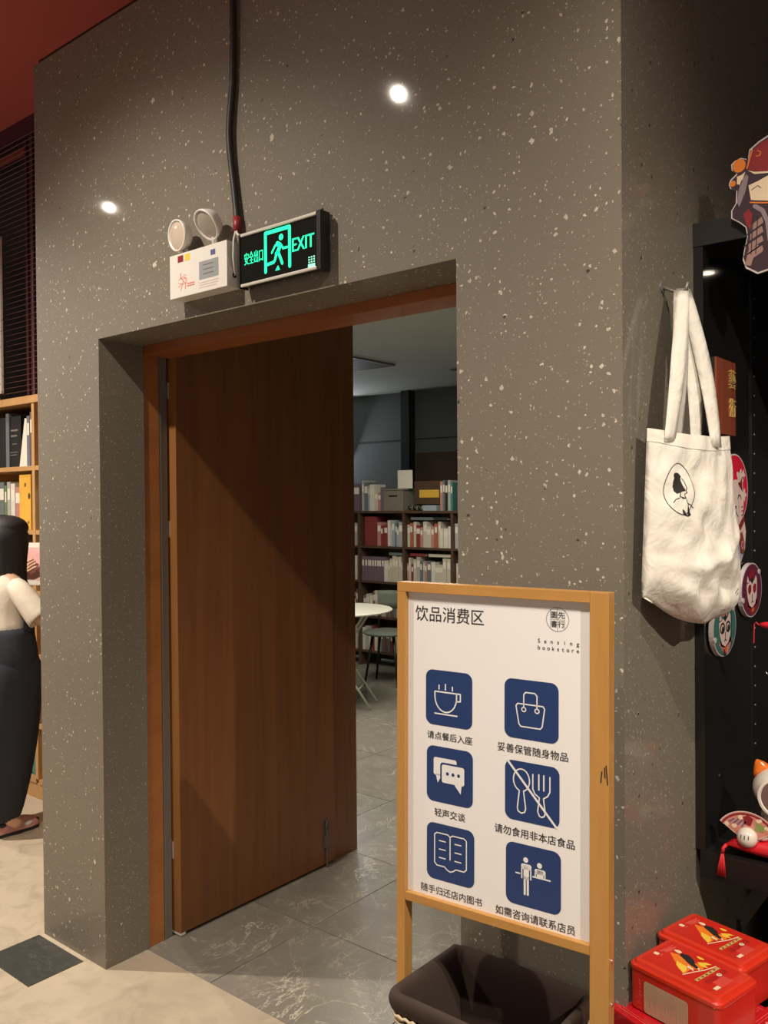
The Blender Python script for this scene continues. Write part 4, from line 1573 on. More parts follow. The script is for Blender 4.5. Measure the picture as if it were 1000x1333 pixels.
a = MB(); a.face([KX(*p) for p in ((969, 211), (974, 190), (988, 181), (1001, 177), (1030, 171), (1058, 180), (1070, 205), (1050, 222), (1020, 224), (990, 220), (975, 214))], FK, 0.0008)
a.build('red_cap', M['stk_dark_red'], t)
a = MB()
a.face([KX(*p) for p in ell(960, 204, 8.5, 9, 18)], FK, 0.0008)
a.build('orange_pompom', M['stk_orange'], t)
a = MB()
a.face([KX(*p) for p in ell(951.5, 226, 4, 4, 12)], FK, 0.0008)
a.build('orange_pompom', M['stk_orange'], t)
a = MB()
a.stroke([KX(*p) for p in ((984, 190), (988, 193), (987, 197), (982, 197))], 0.002, FK, 0.0011)
a.build('cap_mark', M['stk_orange'], t)
a = MB()
a.stroke([KX(*p) for p in ((970, 210), (977, 187))], 0.003, FK, 0.0011)
a.build('cap_trim', M['stk_orange'], t)
a = MB()
a.stroke([KX(*p) for p in ((974, 256), (990, 260), (1010, 264), (1040, 262))], 0.003, FK, 0.0013)
a.build('orange_belt', M['stk_orange'], t)
a = MB()
a.face([KX(*p) for p in ((971, 213), (980, 217), (995, 220), (1012, 220), (1030, 222), (1030, 227), (1000, 223), (980, 220))], FK, 0.0011)
a.face([KX(*p) for p in ((972, 233), (985, 230), (996, 226), (1010, 224), (1040, 228), (1050, 245), (1040, 262), (1010, 262), (990, 257), (975, 253))], FK, 0.0009)
a.face([KX(*p) for p in ((957, 218), (963, 217), (968, 214), (962, 230), (957, 228))], FK, 0.0009)
a.build('cream_face', M['cream'], t)
a = MB()
a.face([KX(*p) for p in ((959, 238), (962, 226), (969, 217), (972, 222), (968, 240), (960, 259), (957, 252))], FK, 0.0009)
a.stroke([KX(*p) for p in ((980, 262), (990, 270), (996, 285), (999, 310))], 0.009, FK, 0.0010)
a.build('lilac_sleeve', plain('dull_lilac', (0.27, 0.21, 0.24), 0.4), t)
a = MB()
a.face([KX(*p) for p in ((965, 270), (972, 264), (977, 272), (974, 292), (969, 284))], FK, 0.0009)
a.build('red_emblem', M['stk_dark_red'], t)
a = MB()
for k in range(4):
    y = 282 + k * 12
    a.face([KX(*p) for p in ((976 - k * 2, y + 4), (989, y - 4), (991, y + 4), (976 - k * 2, y + 12))], FK, 0.0010)
a.face([KX(*p) for p in ((967, 338), (972, 318), (984, 314), (990, 324), (978, 330), (975, 340))], FK, 0.0012)
a.build('dull_pink_panels', plain('dull_pink', (0.34, 0.20, 0.17), 0.4), t)
a = MB()
for k in range(3):
    a.stroke([KX(*p) for p in ((966, 300 + k * 13), (990, 288 + k * 13))], 0.003, FK, 0.0012)
for x in (978, 984):
    a.stroke([KX(*p) for p in ((x, 275), (x - 3, 325))], 0.002, FK, 0.0013)
a.stroke([KX(*p) for p in ((976, 240), (984, 236), (988, 240))], 0.0015, FK, 0.0012)
a.build('dark_lines', M['ink'], t)['kind'] = 'stuff'

# ceramic lucky cat with a paper fan, sitting on a red cushion
cs = thing('red_cushion', 'red satin cushion with a tassel on the bottom shelf of the black cabinet', 'cushion', (1.985, 0.465, 0.735))
q = MB()
rows = []
for i in range(13):
    row = []
    for j in range(13):
        a, b_ = i / 6 - 1, j / 6 - 1
        e = max(0.0, (1 - a * a)) ** 0.5 * max(0.0, (1 - b_ * b_)) ** 0.5
        pinch = 1 - 0.06 * (1 - abs(a * b_))
        row.append((a * 0.098 * pinch, b_ * 0.075 * pinch, e))
    rows.append(row)
cc0 = V((1.988, 0.468, 0.7625))
q.grid([[cc0 + V((x, y, e * 0.026)) for x, y, e in r_] for r_ in rows])
q.grid([[cc0 + V((x, y, -e * 0.026)) for x, y, e in r_] for r_ in rows])
bmesh.ops.remove_doubles(q.b, verts=q.b.verts[:], dist=1e-4)
q.build('pad', M['red_cloth'], cs, smooth=True)
q = MB()
q.tube([(1.894, 0.395, 0.762), (1.889, 0.388, 0.755), (1.888, 0.386, 0.745)], 0.004, 8)
for k in range(9):
    dx = (k - 4) * 0.0016
    q.tube([(1.888 + dx * 0.3, 0.386, 0.745), (1.886 + dx, 0.385 + 0.001 * (k % 3), 0.715), (1.885 + dx * 1.5, 0.3855, 0.690)], 0.0011, 4)
q.build('tassel', M['red_thread'], cs, smooth=True)

lk = thing('lucky_cat', 'white ceramic lucky cat with orange ears holding a paper fan on red cushion', 'figurine', (1.985, 0.47, 0.789))
q = MB()
q.ball((1.995, 0.475, 0.822), 0.046, 1.05, 0.85, 0.90, 28, 18)
q.build('cat_body', M['ceramic'], lk, smooth=True)
q = MB()
q.ball((1.992, 0.470, 0.888), 0.0565, 1.08, 0.92, 0.94, 32, 20)
hd = q.build('cat_head', M['ceramic'], lk, smooth=True)
for sx_ in (-1, 1):
    q = MB()
    q.lathe([(0.027, -0.004), (0.022, 0.008), (0.012, 0.022), (0.003, 0.031), (0.0, 0.032)], V((1.992 + sx_ * 0.036, 0.466, 0.922)), axis=(sx_ * 0.55, -0.1, 1), n=18, sx=0.55)
    q.build('ear', M['orange_gloss'], hd, smooth=True)
q = MB(); q.lathe([(0.043, 0.000), (0.043, 0.006), (0.038, 0.007), (0.036, 0.003), (0.0, 0.003)], (1.999, 0.422, 0.882), axis=(0.05, -1, 0.08), n=32)
q.build('face_rim', M['ceramic'], hd, smooth=False)
q = MB(); q.lathe([(0.0, 0.0038), (0.036, 0.0038)], (1.999, 0.422, 0.882), axis=(0.05, -1, 0.08), n=32, cap=False)
q.build('face_window', M['mauve'], hd)
fan_c = V((1.938, 0.405, 0.770))
FF = Frame(fan_c, (1, 0, 0), (0, 0, 1), V((0.0, -1, 0.0)))
q = MB()
arc = [(0.073 * math.cos(R(a_)), 0.073 * math.sin(R(a_))) for a_ in range(34, 147, 7)]
arc2 = [(0.024 * math.cos(R(a_)), 0.024 * math.sin(R(a_))) for a_ in range(146, 33, -14)]
q.prism(arc + arc2, FF, -0.0012, 0.0)
fn = q.build('paper_fan', plain('fan_pink', (0.62, 0.25, 0.20), 0.4, var=0.35, vs=90), lk)
q = MB()
q.stroke([(x * 0.93, y * 0.93) for x, y in arc], 0.004, FF, 0.0005)
q.stroke([(x * 1.10, y * 1.10) for x, y in arc2], 0.0035, FF, 0.0005)
q.face([(-0.008, 0.045), (0.006, 0.042), (0.012, 0.060), (0.0, 0.066), (-0.010, 0.060)], FF, 0.0007)
q.build('red_band', M['stk_dark_red'], fn)
q = MB()
q.stroke(arc, 0.0022, FF, 0.0005)
q.stroke([(0, 0.002), arc[0]], 0.0016, FF, 0.0004); q.stroke([(0, 0.002), arc[-1]], 0.0016, FF, 0.0004)
q.build('pale_edge', M['stk_white'], fn)
q = MB()
for k, (x, y) in enumerate(((-0.030, 0.036), (-0.016, 0.058), (0.024, 0.058), (0.040, 0.044), (-0.046, 0.038))):
    q.face(blob(x, y, 0.006, 0.005, 8, k), FF, 0.0006)
q.build('pale_flowers', M['cream'], fn)['kind'] = 'stuff'
q = MB()
q.face([(0.014, 0.034), (0.034, 0.034), (0.036, 0.048), (0.020, 0.054)], FF, 0.0007)
q.build('green_patch', M['stk_green'], fn)
q = MB()
for k in range(4):
    q.stroke([(-0.040 + k * 0.009, 0.044 - k * 0.002), (-0.030 + k * 0.009, 0.052)], 0.0028, FF, 0.0007)
q.build('blue_patch', M['stk_blue'], fn)
q = MB(); q.ball((1.938, 0.400, 0.787), 0.0225, 1.0, 0.9, 1.0, 20, 12)
pw = q.build('paw', M['ceramic'], lk, smooth=True)
q = MB()
for dx in (-0.008, 0.0, 0.008):
    q.tube([(1.938 + dx, 0.3805 + abs(dx) * 0.2, 0.797), (1.938 + dx, 0.3790 + abs(dx) * 0.2, 0.789)], 0.0009, 5)
q.build('claw_lines', M['ink'], pw)
q = MB(); q.tube([(1.941, 0.412, 0.780), (1.955, 0.432, 0.792), (1.975, 0.445, 0.822)], [0.015, 0.017, 0.016], 14)
q.build('arm', M['ceramic'], lk, smooth=True)
q = MB(); q.ball((1.966, 0.424, 0.792), 0.016, 0.9, 1.2, 0.8, 16, 10)
q.build('foot', M['ceramic'], lk, smooth=True)
q = MB()
for k in range(6):
    q.tube([(1.985, 0.437 - k * 0.0003, 0.835 - k * 0.006), (1.997, 0.434, 0.833 - k * 0.006)], 0.0016, 5)
q.build('bead_string', M['stk_dark_red'], lk)

# small things hanging inside the cabinet at the right edge
t = thing('red_tassel_charm', 'red leaf-shaped charm on a thread inside the black cabinet', 'ornament', (1.985, 0.42, 1.26))
q = MB(); q.ball((1.995, 0.42, 1.268), 0.030, 1.2, 0.35, 0.30, 18, 10)
q.build('leaf_charm', M['red_cloth'], t, smooth=True)
q = MB(); q.tube([(1.960, 0.42, 1.266), (1.953, 0.42, 1.273), (1.949, 0.42, 1.268), (1.948, 0.42, 1.225)], 0.0012, 6)
q.build('thread', M['red_thread'], t)
q = MB(); q.tube([(2.03, 0.42, 1.268), (2.09, 0.44, 1.40), (2.10, 0.46, 2.134)], 0.0010, 5)
q.build('cord', M['red_thread'], t)
t = thing('magenta_box', 'magenta gift box hanging at the right edge of the cabinet opening', 'box', (2.02, 0.42, 1.48))
q = MB(); q.box(1.984, 2.05, 0.41, 0.44, 1.483, 1.540, bev=0.006)
q.build('case', M['magenta'], t)
q = MB(); q.tube([(2.017, 0.425, 1.54), (2.017, 0.425, 2.134)], 0.001, 5)
q.build('cord', M['red_thread'], t)
t = thing('silver_hook', 'curved silver wire hook near the right edge of the cabinet', 'hook', (1.985, 0.42, 1.13))
q = MB(); q.tube([(1.972, 0.42, 1.165), (1.976, 0.42, 1.159), (1.984, 0.42, 1.156), (1.995, 0.42, 1.158), (2.04, 0.42, 1.165), (2.05, 0.43, 2.134)], 0.0017, 6)
q.build('wire', M['chrome'], t, smooth=True)
q = MB(); q.tube([(1.980, 0.42, 1.178), (1.990, 0.42, 1.168), (2.02, 0.42, 1.163)], 0.0017, 6)
q.build('tip', M['chrome'], t, smooth=True)
# grey acrylic sheet leaning in the gap below the cabinet
q = MB()
q.hull8([V(p) for p in ((1.842, 0.60, 0.512), (1.851, 0.60, 0.484), (1.925, 0.606, 0.575), (1.880, 0.606, 0.582), (1.842, 0.604, 0.512), (1.851, 0.604, 0.484), (1.925, 0.610, 0.575), (1.880, 0.610, 0.582))])
q.build('tmp', M['clear_grey'])
bpy.data.objects.remove(bpy.data.objects['tmp'])
t = thing('acrylic_bracket', 'grey translucent bracket slanting under the black cabinet', 'bracket', (1.90, 0.60, 0.0))
q = MB()
q.bar((1.858, 0.600, 0.494), (1.955, 0.620, 0.660), 0.034, 0.004, hint=(0, 1, 0))
q.build('plate', M['clear_grey'], t)
q = MB(); q.bar((1.858, 0.602, 0.500), (1.858, 0.602, 0.0), 0.010, 0.010)
q.build('support', M['matt_black'], t)

# ================================================================== RED TINS
dt = thing('display_table', 'low black display table under the red tins', 'table', (2.16, 0.06, 0))
q = MB(); q.box(1.835, 2.50, -0.14, 0.36, 0.400, 0.425, bev=0.002)
q.build('table_top', M['matt_black'], dt)
for x in (1.86, 2.47):
    for y in (-0.11, 0.33):
        q = MB(); q.box(x - 0.015, x + 0.015, y - 0.015, y + 0.015, 0, 0.400)
        q.build('leg', M['matt_black'], dt)


def tin(cx, cy, rot, label):
    L, D, Z0, Z1 = 0.198, 0.137, 0.545, 0.640
    t = thing('gift_tin', label, 'tin', (cx, cy, Z0), 'red gift tins')
    c, s_ = math.cos(rot), math.sin(rot)
    F = Frame((cx, cy, Z1), (c, s_, 0), (-s_, c, 0), (0, 0, 1))

    def rp(hx, hy, r, z, n=5):
        return [F.p(x, y, z - Z1) for x, y in rrect(-hx, hx, -hy, hy, r, n)]
    q = loop_mesh([rp(L / 2 - 0.005, D / 2 - 0.005, 0.010, Z0), rp(L / 2 - 0.002, D / 2 - 0.002, 0.012, Z0 + 0.003), rp(L / 2 - 0.002, D / 2 - 0.002, 0.012, Z1 - 0.016)])
    q._f(q.b.verts[0:24][::-1])
    q.build('tin_body', M['tin_red'], t)
    q = loop_mesh([rp(L / 2 - 0.001, D / 2 - 0.001, 0.013, Z1 - 0.017), rp(L / 2, D / 2, 0.013, Z1 - 0.014), rp(L / 2, D / 2, 0.013, Z1 - 0.008), rp(L / 2 - 0.003, D / 2 - 0.003, 0.012, Z1 - 0.005), rp(L / 2 - 0.006, D / 2 - 0.006, 0.011, Z1 - 0.006), rp(L / 2 - 0.008, D / 2 - 0.008, 0.010, Z1), rp(L / 2 - 0.012, D / 2 - 0.012, 0.009, Z1 + 0.0015)], True)
    q.build('lid', M['tin_lid'], t)
    h = 0.0020
    x0 = -L / 2
    q = MB(); q.face(rrect(x0 + 0.018, L / 2 - 0.028, -D / 2 + 0.020, D / 2 - 0.016, 0.004, 3), F, h)
    q.build('red_label', M['box_red'] if False else plain('label_red', (0.58, 0.022, 0.012), 0.3), t)
    q = MB()
    q.face([(-0.058, 0.012), (-0.030, 0.020), (-0.004, 0.012), (0.014, 0.024), (0.020, 0.004), (0.004, -0.010), (0.006, -0.032), (-0.016, -0.022), (-0.034, -0.008)], F, h + 0.0002)
    q.build('flame', M['flame'], t)
    q = MB()
    q.face([(-0.030, -0.006), (-0.006, -0.010), (0.002, -0.022), (0.004, -0.036), (-0.010, -0.028), (-0.022, -0.020)], F, h + 0.0004)
    q.face([(-0.002, 0.020), (0.010, 0.032), (0.022, 0.034), (0.014, 0.022), (0.024, 0.018), (0.010, 0.012)], F, h + 0.0004)
    q.face(blob(-0.006, 0.038, 0.009, 0.004, 9, 3), F, h + 0.0004)
    q.build('flame', M['flame_y'], t)
    q = MB()
    q.face([(-0.040, 0.026), (-0.026, 0.030), (-0.010, 0.022), (0.000, 0.010), (0.012, 0.004), (0.010, -0.003), (-0.008, 0.002), (-0.024, 0.010), (-0.038, 0.016)], F, h + 0.0006)
    q.build('dark_figure', M['ink'], t)
    q = MB()
    q.face(blob(-0.048, 0.026, 0.007, 0.005, 9, 5), F, h + 0.0006)
    q.face([(-0.006, -0.004), (0.008, -0.008), (0.012, -0.014), (-0.004, -0.012)], F, h + 0.0007)
    q.stroke([(0.006, -0.040), (0.014, -0.018), (0.024, 0.006), (0.030, 0.034)], 0.0028, F, h + 0.0007)
    q.stroke([(0.020, -0.006), (0.012, 0.002)], 0.0028, F, h + 0.0007)
    q.face(rrect(-0.077, -0.066, -0.018, -0.008, 0.003, 3), F, h + 0.0006)
    q.face([(0.068, -0.040), (0.076, -0.040), (0.076, -0.024), (0.068, -0.024)], F, h + 0.0006)
    q.face(ell(0.050, 0.012, 0.0058, 0.0068, 14), F, h + 0.0006)
    q.build('cream_print', M['cream'], t)['kind'] = 'stuff'
    q = MB()
    q.face([(0.030, -0.040), (0.037, -0.040), (0.039, 0.034), (0.032, 0.034)], F, h + 0.0006)
    q.build('olive_strip', plain('olive_print', (0.55, 0.42, 0.12), 0.4), t)
    q = MB()
    for k in range(5):
        q.face([(0.0325, -0.034 + k * 0.013), (0.0365, -0.034 + k * 0.013), (0.0365, -0.029 + k * 0.013), (0.0325, -0.029 + k * 0.013)], F, h + 0.0008)
    for k, yy in enumerate((0.028, 0.012, -0.006, -0.024)):
        q.stroke(ell(0.050, yy, 0.0058, 0.0068, 12), 0.0012, F, h + 0.0008, True)
        q.stroke([(0.048, yy), (0.052, yy + 0.002)], 0.0016, F, h + 0.0009)
    q.build('seal_print', M['stk_dark_red'], t)
    q = MB()
    for k in range(4):
        q.stroke([(-0.072 + k * 0.0035, 0.000 + k * 0.002), (-0.068 + k * 0.0035, 0.038 - (k % 2) * 0.008)], 0.0020, F, h + 0.0006)
    for k in range(7):
        q.stroke([(0.058 + k * 0.003, -0.022), (0.058 + k * 0.003, 0.014)], 0.0014, F, h + 0.0006)
    q.stroke([(-0.063, -0.016), (-0.060, -0.010), (-0.063, -0.008)], 0.002, F, h + 0.0006)
    q.build('pink_print', M['pink_red'], t)
    # front panel label
    FP = Frame(F.p(0, -D / 2 + 0.002, -0.0), F.a, (0, 0, 1), -F.v)
    q = MB(); q.face(rrect(-0.063, 0.034, -0.092, -0.030, 0.006, 4), FP, 0.0006)
    q.build('front_label', M['label_tan'], t)
    q = MB()
    for k in range(22):
        x = -0.058 + k * 0.0042
        q.stroke([(x, -0.034), (x, -0.060 - 0.026 * ((k * 37 % 11) / 11))], 0.0007, FP, 0.0009)
    q.build('front_print', M['label_line'], t)
    q = MB()
    for k in range(5):
        q.stroke([(-0.074, -0.032 - k * 0.007), (-0.071, -0.035 - k * 0.007)], 0.0022, FP, 0.0007)
    q.stroke(ell(-0.073, -0.078, 0.0025, 0.003, 8), 0.001, FP, 0.0007, True)
    q.stroke([(-0.076, -0.086), (-0.070, -0.086), (-0.070, -0.091)], 0.001, FP, 0.0007)
    q.build('front_lettering', M['pink_red'], t)


tin(1.9365, 0.052, R(-13), 'front red gift tin with flame artwork and a tan side label')
tin(1.9350, 0.1955, R(-13), 'rear red gift tin with flame artwork, half behind the front one')


def carton(cx, cy, rot, L, D, Z0, Z1, label, txt=False):
    t = thing('red_carton', label, 'box', (cx, cy, Z0), 'glossy red cartons under the tins')
    c, s_ = math.cos(rot), math.sin(rot)
    Mx = Matrix.Translation((cx, cy, 0)) @ Matrix.Rotation(rot, 4, 'Z')
    q = MB(); q.box(-L / 2, L / 2, -D / 2, D / 2, Z0, Z1, bev=0.004, Mx=Mx)
    q.build('carton', M['box_red'], t)
    F = Frame((cx, cy, Z1), (c, s_, 0), (-s_, c, 0), (0, 0, 1))
    q = MB()
    q.stroke(rrect(-L / 2 + 0.014, L / 2 - 0.014, -D / 2 + 0.014, D / 2 - 0.014, 0.006, 3), 0.0012, F, 0.0004, True)
    q.stroke(rrect(-L / 2 + 0.020, L / 2 - 0.020, -D / 2 + 0.020, D / 2 - 0.020, 0.005, 3), 0.0008, F, 0.0004, True)
    q.build('border_lines', M['pink_red'], t)
    if txt:
        G = Frame(F.p(-L / 2 + 0.048, -D / 2 + 0.045, 0), F.v, -F.a, F.n)
        lettering('lettering', [('大喜福鸿运119', 0, 0, 0.026, dict(width=0.125, bold=0.02))], G, plain('pale_pink_print', (0.85, 0.45, 0.40), 0.4), t, 0.0006)
    return t


carton(1.925, 0.075, R(-20), 0.19, 0.26, 0.425, 0.5445, 'red carton lying directly under the two gift tins')
carton(2.13, 0.10, R(-13), 0.20, 0.25, 0.425, 0.550, 'glossy red carton with white characters right of the gift tins', True)

# ================================================================== OAK BOOKCASE (far left)
ob = thing('oak_bookcase', 'light oak bookcase behind the standing person at the left', 'bookcase', (-1.9, 0.87, 0))
OX0, OX1, OY0, OY1 = -3.15, -0.75, 0.72, 1.03
shz = [0.107, 0.400, 0.765, 1.100, 1.420, 1.758]
q = MB(); q.box(OX0, OX1, OY0 - 0.006, OY1, 2.088, 2.128, bev=0.002)
q.build('top_board', M['oak'], ob)
for x in (OX0, -2.45, -1.762, -1.07, OX1 - 0.025):
    q = MB(); q.box(x, x + 0.027, OY0, OY1, 0.107, 2.088, bev=0.001)
    q.build('upright', M['oak'], ob)
xsU = [OX0, -2.45, -1.762, -1.07, OX1 - 0.025]
for z in shz:
    for a, b_ in zip(xsU, xsU[1:]):
        q = MB(); q.box(a + 0.027, b_, OY0 + 0.002, OY1 - 0.01, z - 0.024, z, bev=0.001)
        q.build('shelf', M['oak'], ob)
q = MB(); q.box(OX0, OX1, OY0 + 0.01, OY0 + 0.03, 0, 0.083)
q.build('plinth', M['oak'], ob)
q = MB(); q.box(OX0, OX1, OY1 - 0.01, OY1, 0.02, 2.1)
q.build('back_board', M['walnut'], ob)

# ---- books
bookmats = {}


def bmat(name, c):
    if name not in bookmats:
        bookmats[name] = plain('cover_' + name.replace(' ', '_'), c, 0.55, var=0.08)
    return bookmats[name]


BC = {'dark red': (0.20, 0.03, 0.03), 'dull pink': (0.42, 0.20, 0.17), 'cream': (0.50, 0.45, 0.36), 'pale grey': (0.36, 0.35, 0.32), 'slate grey': (0.13, 0.15, 0.16), 'black': (0.02, 0.02, 0.022), 'brown': (0.14, 0.08, 0.05), 'teal': (0.06, 0.20, 0.17), 'yellow': (0.62, 0.38, 0.05), 'pale blue': (0.28, 0.34, 0.38), 'off-white': (0.60, 0.56, 0.50), 'rust': (0.34, 0.11, 0.06), 'purple grey': (0.14, 0.10, 0.13), 'green': (0.12, 0.20, 0.08)}
ORD = ['first', 'second', 'third', 'fourth', 'fifth', 'sixth', 'seventh', 'eighth', 'ninth', 'tenth', 'eleventh', 'twelfth', 'thirteenth', 'fourteenth', 'fifteenth', 'sixteenth', 'seventeenth', 'eighteenth', 'nineteenth', 'twentieth']


def book(x0, x1, y0, y1, z0, z1, colr, label, group, flat=False, spine=True):
    q = MB()
    c = 0.003
    q.mi = 0
    if not flat:
        q.box(x0, x0 + c, y0, y1, z0, z1); q.box(x1 - c, x1, y0, y1, z0, z1); q.box(x0 + c, x1 - c, y0, y0 + c, z0, z1)
        q.mi = 1
        q.box(x0 + c, x1 - c, y0 + c, y1 - 0.004, z0 + 0.003, z1 - 0.004)
        if spine and x1 - x0 > 0.015:
            h = z1 - z0
            q.box(x0 + 0.004, x1 - 0.004, y0 - 0.0006, y0, z0 + h * 0.62, z0 + h * 0.86)
    else:
        q.box(x0, x1, y0, y1, z0, z0 + c); q.box(x0, x1, y0, y1, z1 - c, z1); q.box(x0, x1, y0, y0 + c, z0 + c, z1 - c)
        q.mi = 1
        q.box(x0 + 0.004, x1 - 0.004, y0 + c, y1 - 0.004, z0 + c, z1 - c)
    o = q.build('book', [bmat(colr, BC[colr]), M['paper']])
    return tag(o, label, 'book', group)


# front-left case
def bks(specs, z, where, group):
    for k, (x, wd, h, c) in enumerate(specs):
        book(x, x + wd, OY0 + 0.03, OY0 + 0.22, z, z + h, c, '%s book, %s from the left %s' % (c, ORD[k], where), group)


q = MB(); q.box(-2.42, -1.965, OY0 + 0.05, OY0 + 0.075, 1.758, 2.04, bev=0.001)
t = thing('art_book', 'large black art book facing out on the top shelf of the oak bookcase', 'book', (-2.1, 0.78, 1.758))
o = q.build('cover', M['black_plastic'], t)
FB = Frame((-2.42, OY0 + 0.05, 1.758), (1, 0, 0), (0, 0, 1), (0, -1, 0))
q = MB()
for u, v, wd in ((0.35, 0.205, 0.07), (0.35, 0.175, 0.06), (0.36, 0.13, 0.05), (0.30, 0.085, 0.12), (0.31, 0.07, 0.10)):
    q.stroke([(u, v), (u + wd, v)], 0.010 if v > 0.15 else 0.004, FB, 0.0006)
q.build('cover_print', M['vent_grey'], t)
q = MB(); q.box(-2.12, -2.085, OY0 + 0.045, OY0 + 0.20, 1.758, 2.06); tag(q.build('book', bmat('slate grey', BC['slate grey'])), 'tall dark grey book at the left of the oak bookcase top shelf', 'book')
q = MB()
q.prism([(-1.955, 1.760), (-1.870, 1.760), (-1.872, 2.01), (-1.895, 2.02)], Frame((0, OY0 + 0.035, 0), (1, 0, 0), (0, 0, 1), (0, 1, 0)), 0, 0.012)
tag(q.build('leaning_card', M['paper']), 'white card leaning in front of the black art book', 'card')
bks([(-1.866, 0.030, 0.27, 'slate grey'), (-1.832, 0.026, 0.29, 'purple grey')], 1.758, 'beside the white card on the oak top shelf', 'books on the top oak shelf')
bks([(-2.17, 0.05, 0.26, 'slate grey'), (-2.115, 0.025, 0.24, 'green'), (-2.085, 0.035, 0.26, 'pale grey'), (-2.045, 0.045, 0.25, 'off-white'), (-1.995, 0.05, 0.23, 'dull pink')], 1.42, 'on the oak shelf by the yellow wooden block', 'books on the second oak shelf')
q = MB(); q.box(-1.935, -1.815, OY0 + 0.02, OY0 + 0.16, 1.42, 1.715, bev=0.004)
yb = thing('wooden_block', 'yellow pine wooden block with dark knots standing on the oak shelf', 'block', (-1.87, 0.8, 1.42))
q.build('block', plain('yellow_pine', (0.66, 0.36, 0.05), 0.45, var=0.25, vs=9), yb)
q = MB()
for x, z, r_ in ((-1.83, 1.60, 0.012), (-1.87, 1.66, 0.008), (-1.84, 1.46, 0.006)):
    q.face([(a_ + x, b_ + z) for a_, b_ in ell(0, 0, r_, r_ * 1.4, 12)], Frame((0, OY0 + 0.02, 0), (1, 0, 0), (0, 0, 1), (0, -1, 0)), 0.0008)
q.build('knots', M['walnut'], yb)
bks([(-1.72, 0.02, 0.24, 'green'), (-1.695, 0.04, 0.22, 'off-white'), (-1.65, 0.05, 0.24, 'slate grey')], 1.42, 'right of the oak upright on the second shelf', 'books on the second oak shelf')
bks([(-2.05, 0.04, 0.26, 'off-white'), (-2.005, 0.05, 0.24, 'purple grey'), (-1.95, 0.03, 0.25, 'cream')], 1.10, 'behind the person at hand height', 'books on the middle oak shelf')
q = MB(); q.box(-1.725, -1.50, OY0 + 0.02, OY0 + 0.18, 1.10, 1.33, bev=0.004)
tag(q.build('patterned_box', speckle('floral_pattern')), 'dark floral patterned box on the middle oak shelf beside the pillar', 'box')
bks([(-1.98, 0.05, 0.20, 'brown'), (-1.92, 0.045, 0.27, 'off-white'), (-1.86, 0.05, 0.25, 'off-white')], 0.765, 'below the person\'s elbow on the oak bookcase', 'books on the fourth oak shelf')
bks([(-1.72, 0.05, 0.24, 'rust'), (-1.665, 0.05, 0.25, 'brown')], 0.765, 'right of the oak upright on the fourth shelf', 'books on the fourth oak shelf')
bks([(-1.96, 0.035, 0.25, 'dull pink'), (-1.92, 0.035, 0.22, 'rust'), (-1.88, 0.04, 0.24, 'dull pink'), (-1.835, 0.045, 0.22, 'brown')], 0.40, 'behind the navy trousers, second oak shelf up', 'books on the fifth oak shelf')
bks([(-1.725, 0.035, 0.27, 'pale grey'), (-1.685, 0.035, 0.26, 'purple grey'), (-1.645, 0.04, 0.27, 'pale grey')], 0.40, 'right of the oak upright, second shelf up', 'books on the fifth oak shelf')
bks([(-2.0, 0.05, 0.22, 'cream'), (-1.93, 0.07, 0.25, 'teal'), (-1.85, 0.06, 0.24, 'teal')], 0.107, 'on the lowest oak shelf behind the trousers', 'books on the lowest oak shelf')
bks([(-1.725, 0.06, 0.26, 'yellow'), (-1.66, 0.06, 0.25, 'yellow')], 0.107, 'on the lowest oak shelf beside the pillar', 'books on the lowest oak shelf')

# ================================================================== BACK ROOM BOOKCASE
wb = thing('walnut_bookcase', 'dark wooden bookcase full of books in the room beyond the doorway', 'bookcase', (-2.3, 4.75, 0))
WX = [-3.395, -2.855, -2.315, -1.777, -1.24]
WY0, WY1 = 4.6, 4.9
wz = [0.147, 0.478, 0.810, 1.141, 1.472]
for x in WX:
    q = MB(); q.box(x - 0.013, x + 0.013, WY0, WY1, 0, wz[-1] - 0.022, bev=0.001)
    q.build('upright', M['walnut'], wb)
q = MB(); q.box(WX[0] - 0.013, WX[-1] + 0.013, WY0 - 0.004, WY1, wz[-1] - 0.022, wz[-1], bev=0.001)
q.build('top_board', M['walnut'], wb)
for z in wz[:-1]:
    for a, b_ in zip(WX, WX[1:]):
        q = MB(); q.box(a + 0.013, b_ - 0.013, WY0 + 0.001, WY1 - 0.01, z - 0.020, z, bev=0.001)
        q.build('shelf', M['walnut'], wb)
q = MB(); q.box(WX[0], WX[-1], WY1 - 0.01, WY1, 0.02, wz[-1] - 0.022)
q.build('back_board', M['walnut'], wb)
rb = random.Random(11)
bays = ['first bay', 'second bay', 'third bay', 'fourth bay']
rowsn = {3: 'upper', 2: 'second', 1: 'third', 0: 'lowest'}
pal = {(1, 3): ['dull pink', 'dark red', 'dark red', 'off-white', 'cream', 'pale blue', 'slate grey', 'pale blue', 'pale grey', 'pale grey', 'pale grey'],
       (2, 3): ['cream', 'rust', 'cream', 'dark red', 'dull pink', 'cream', 'cream', 'dull pink', 'rust', 'cream', 'off-white', 'off-white'],
       (1, 2): ['purple grey'] * 9 + ['off-white', 'cream', 'cream'],
       (2, 2): ['dull pink', 'cream', 'dark red', 'cream', 'pale grey', 'slate grey', 'pale grey', 'dull pink', 'slate grey', 'off-white', 'cream', 'cream']}
anyc = ['cream', 'pale grey', 'dull pink', 'slate grey', 'brown', 'off-white', 'dark red']
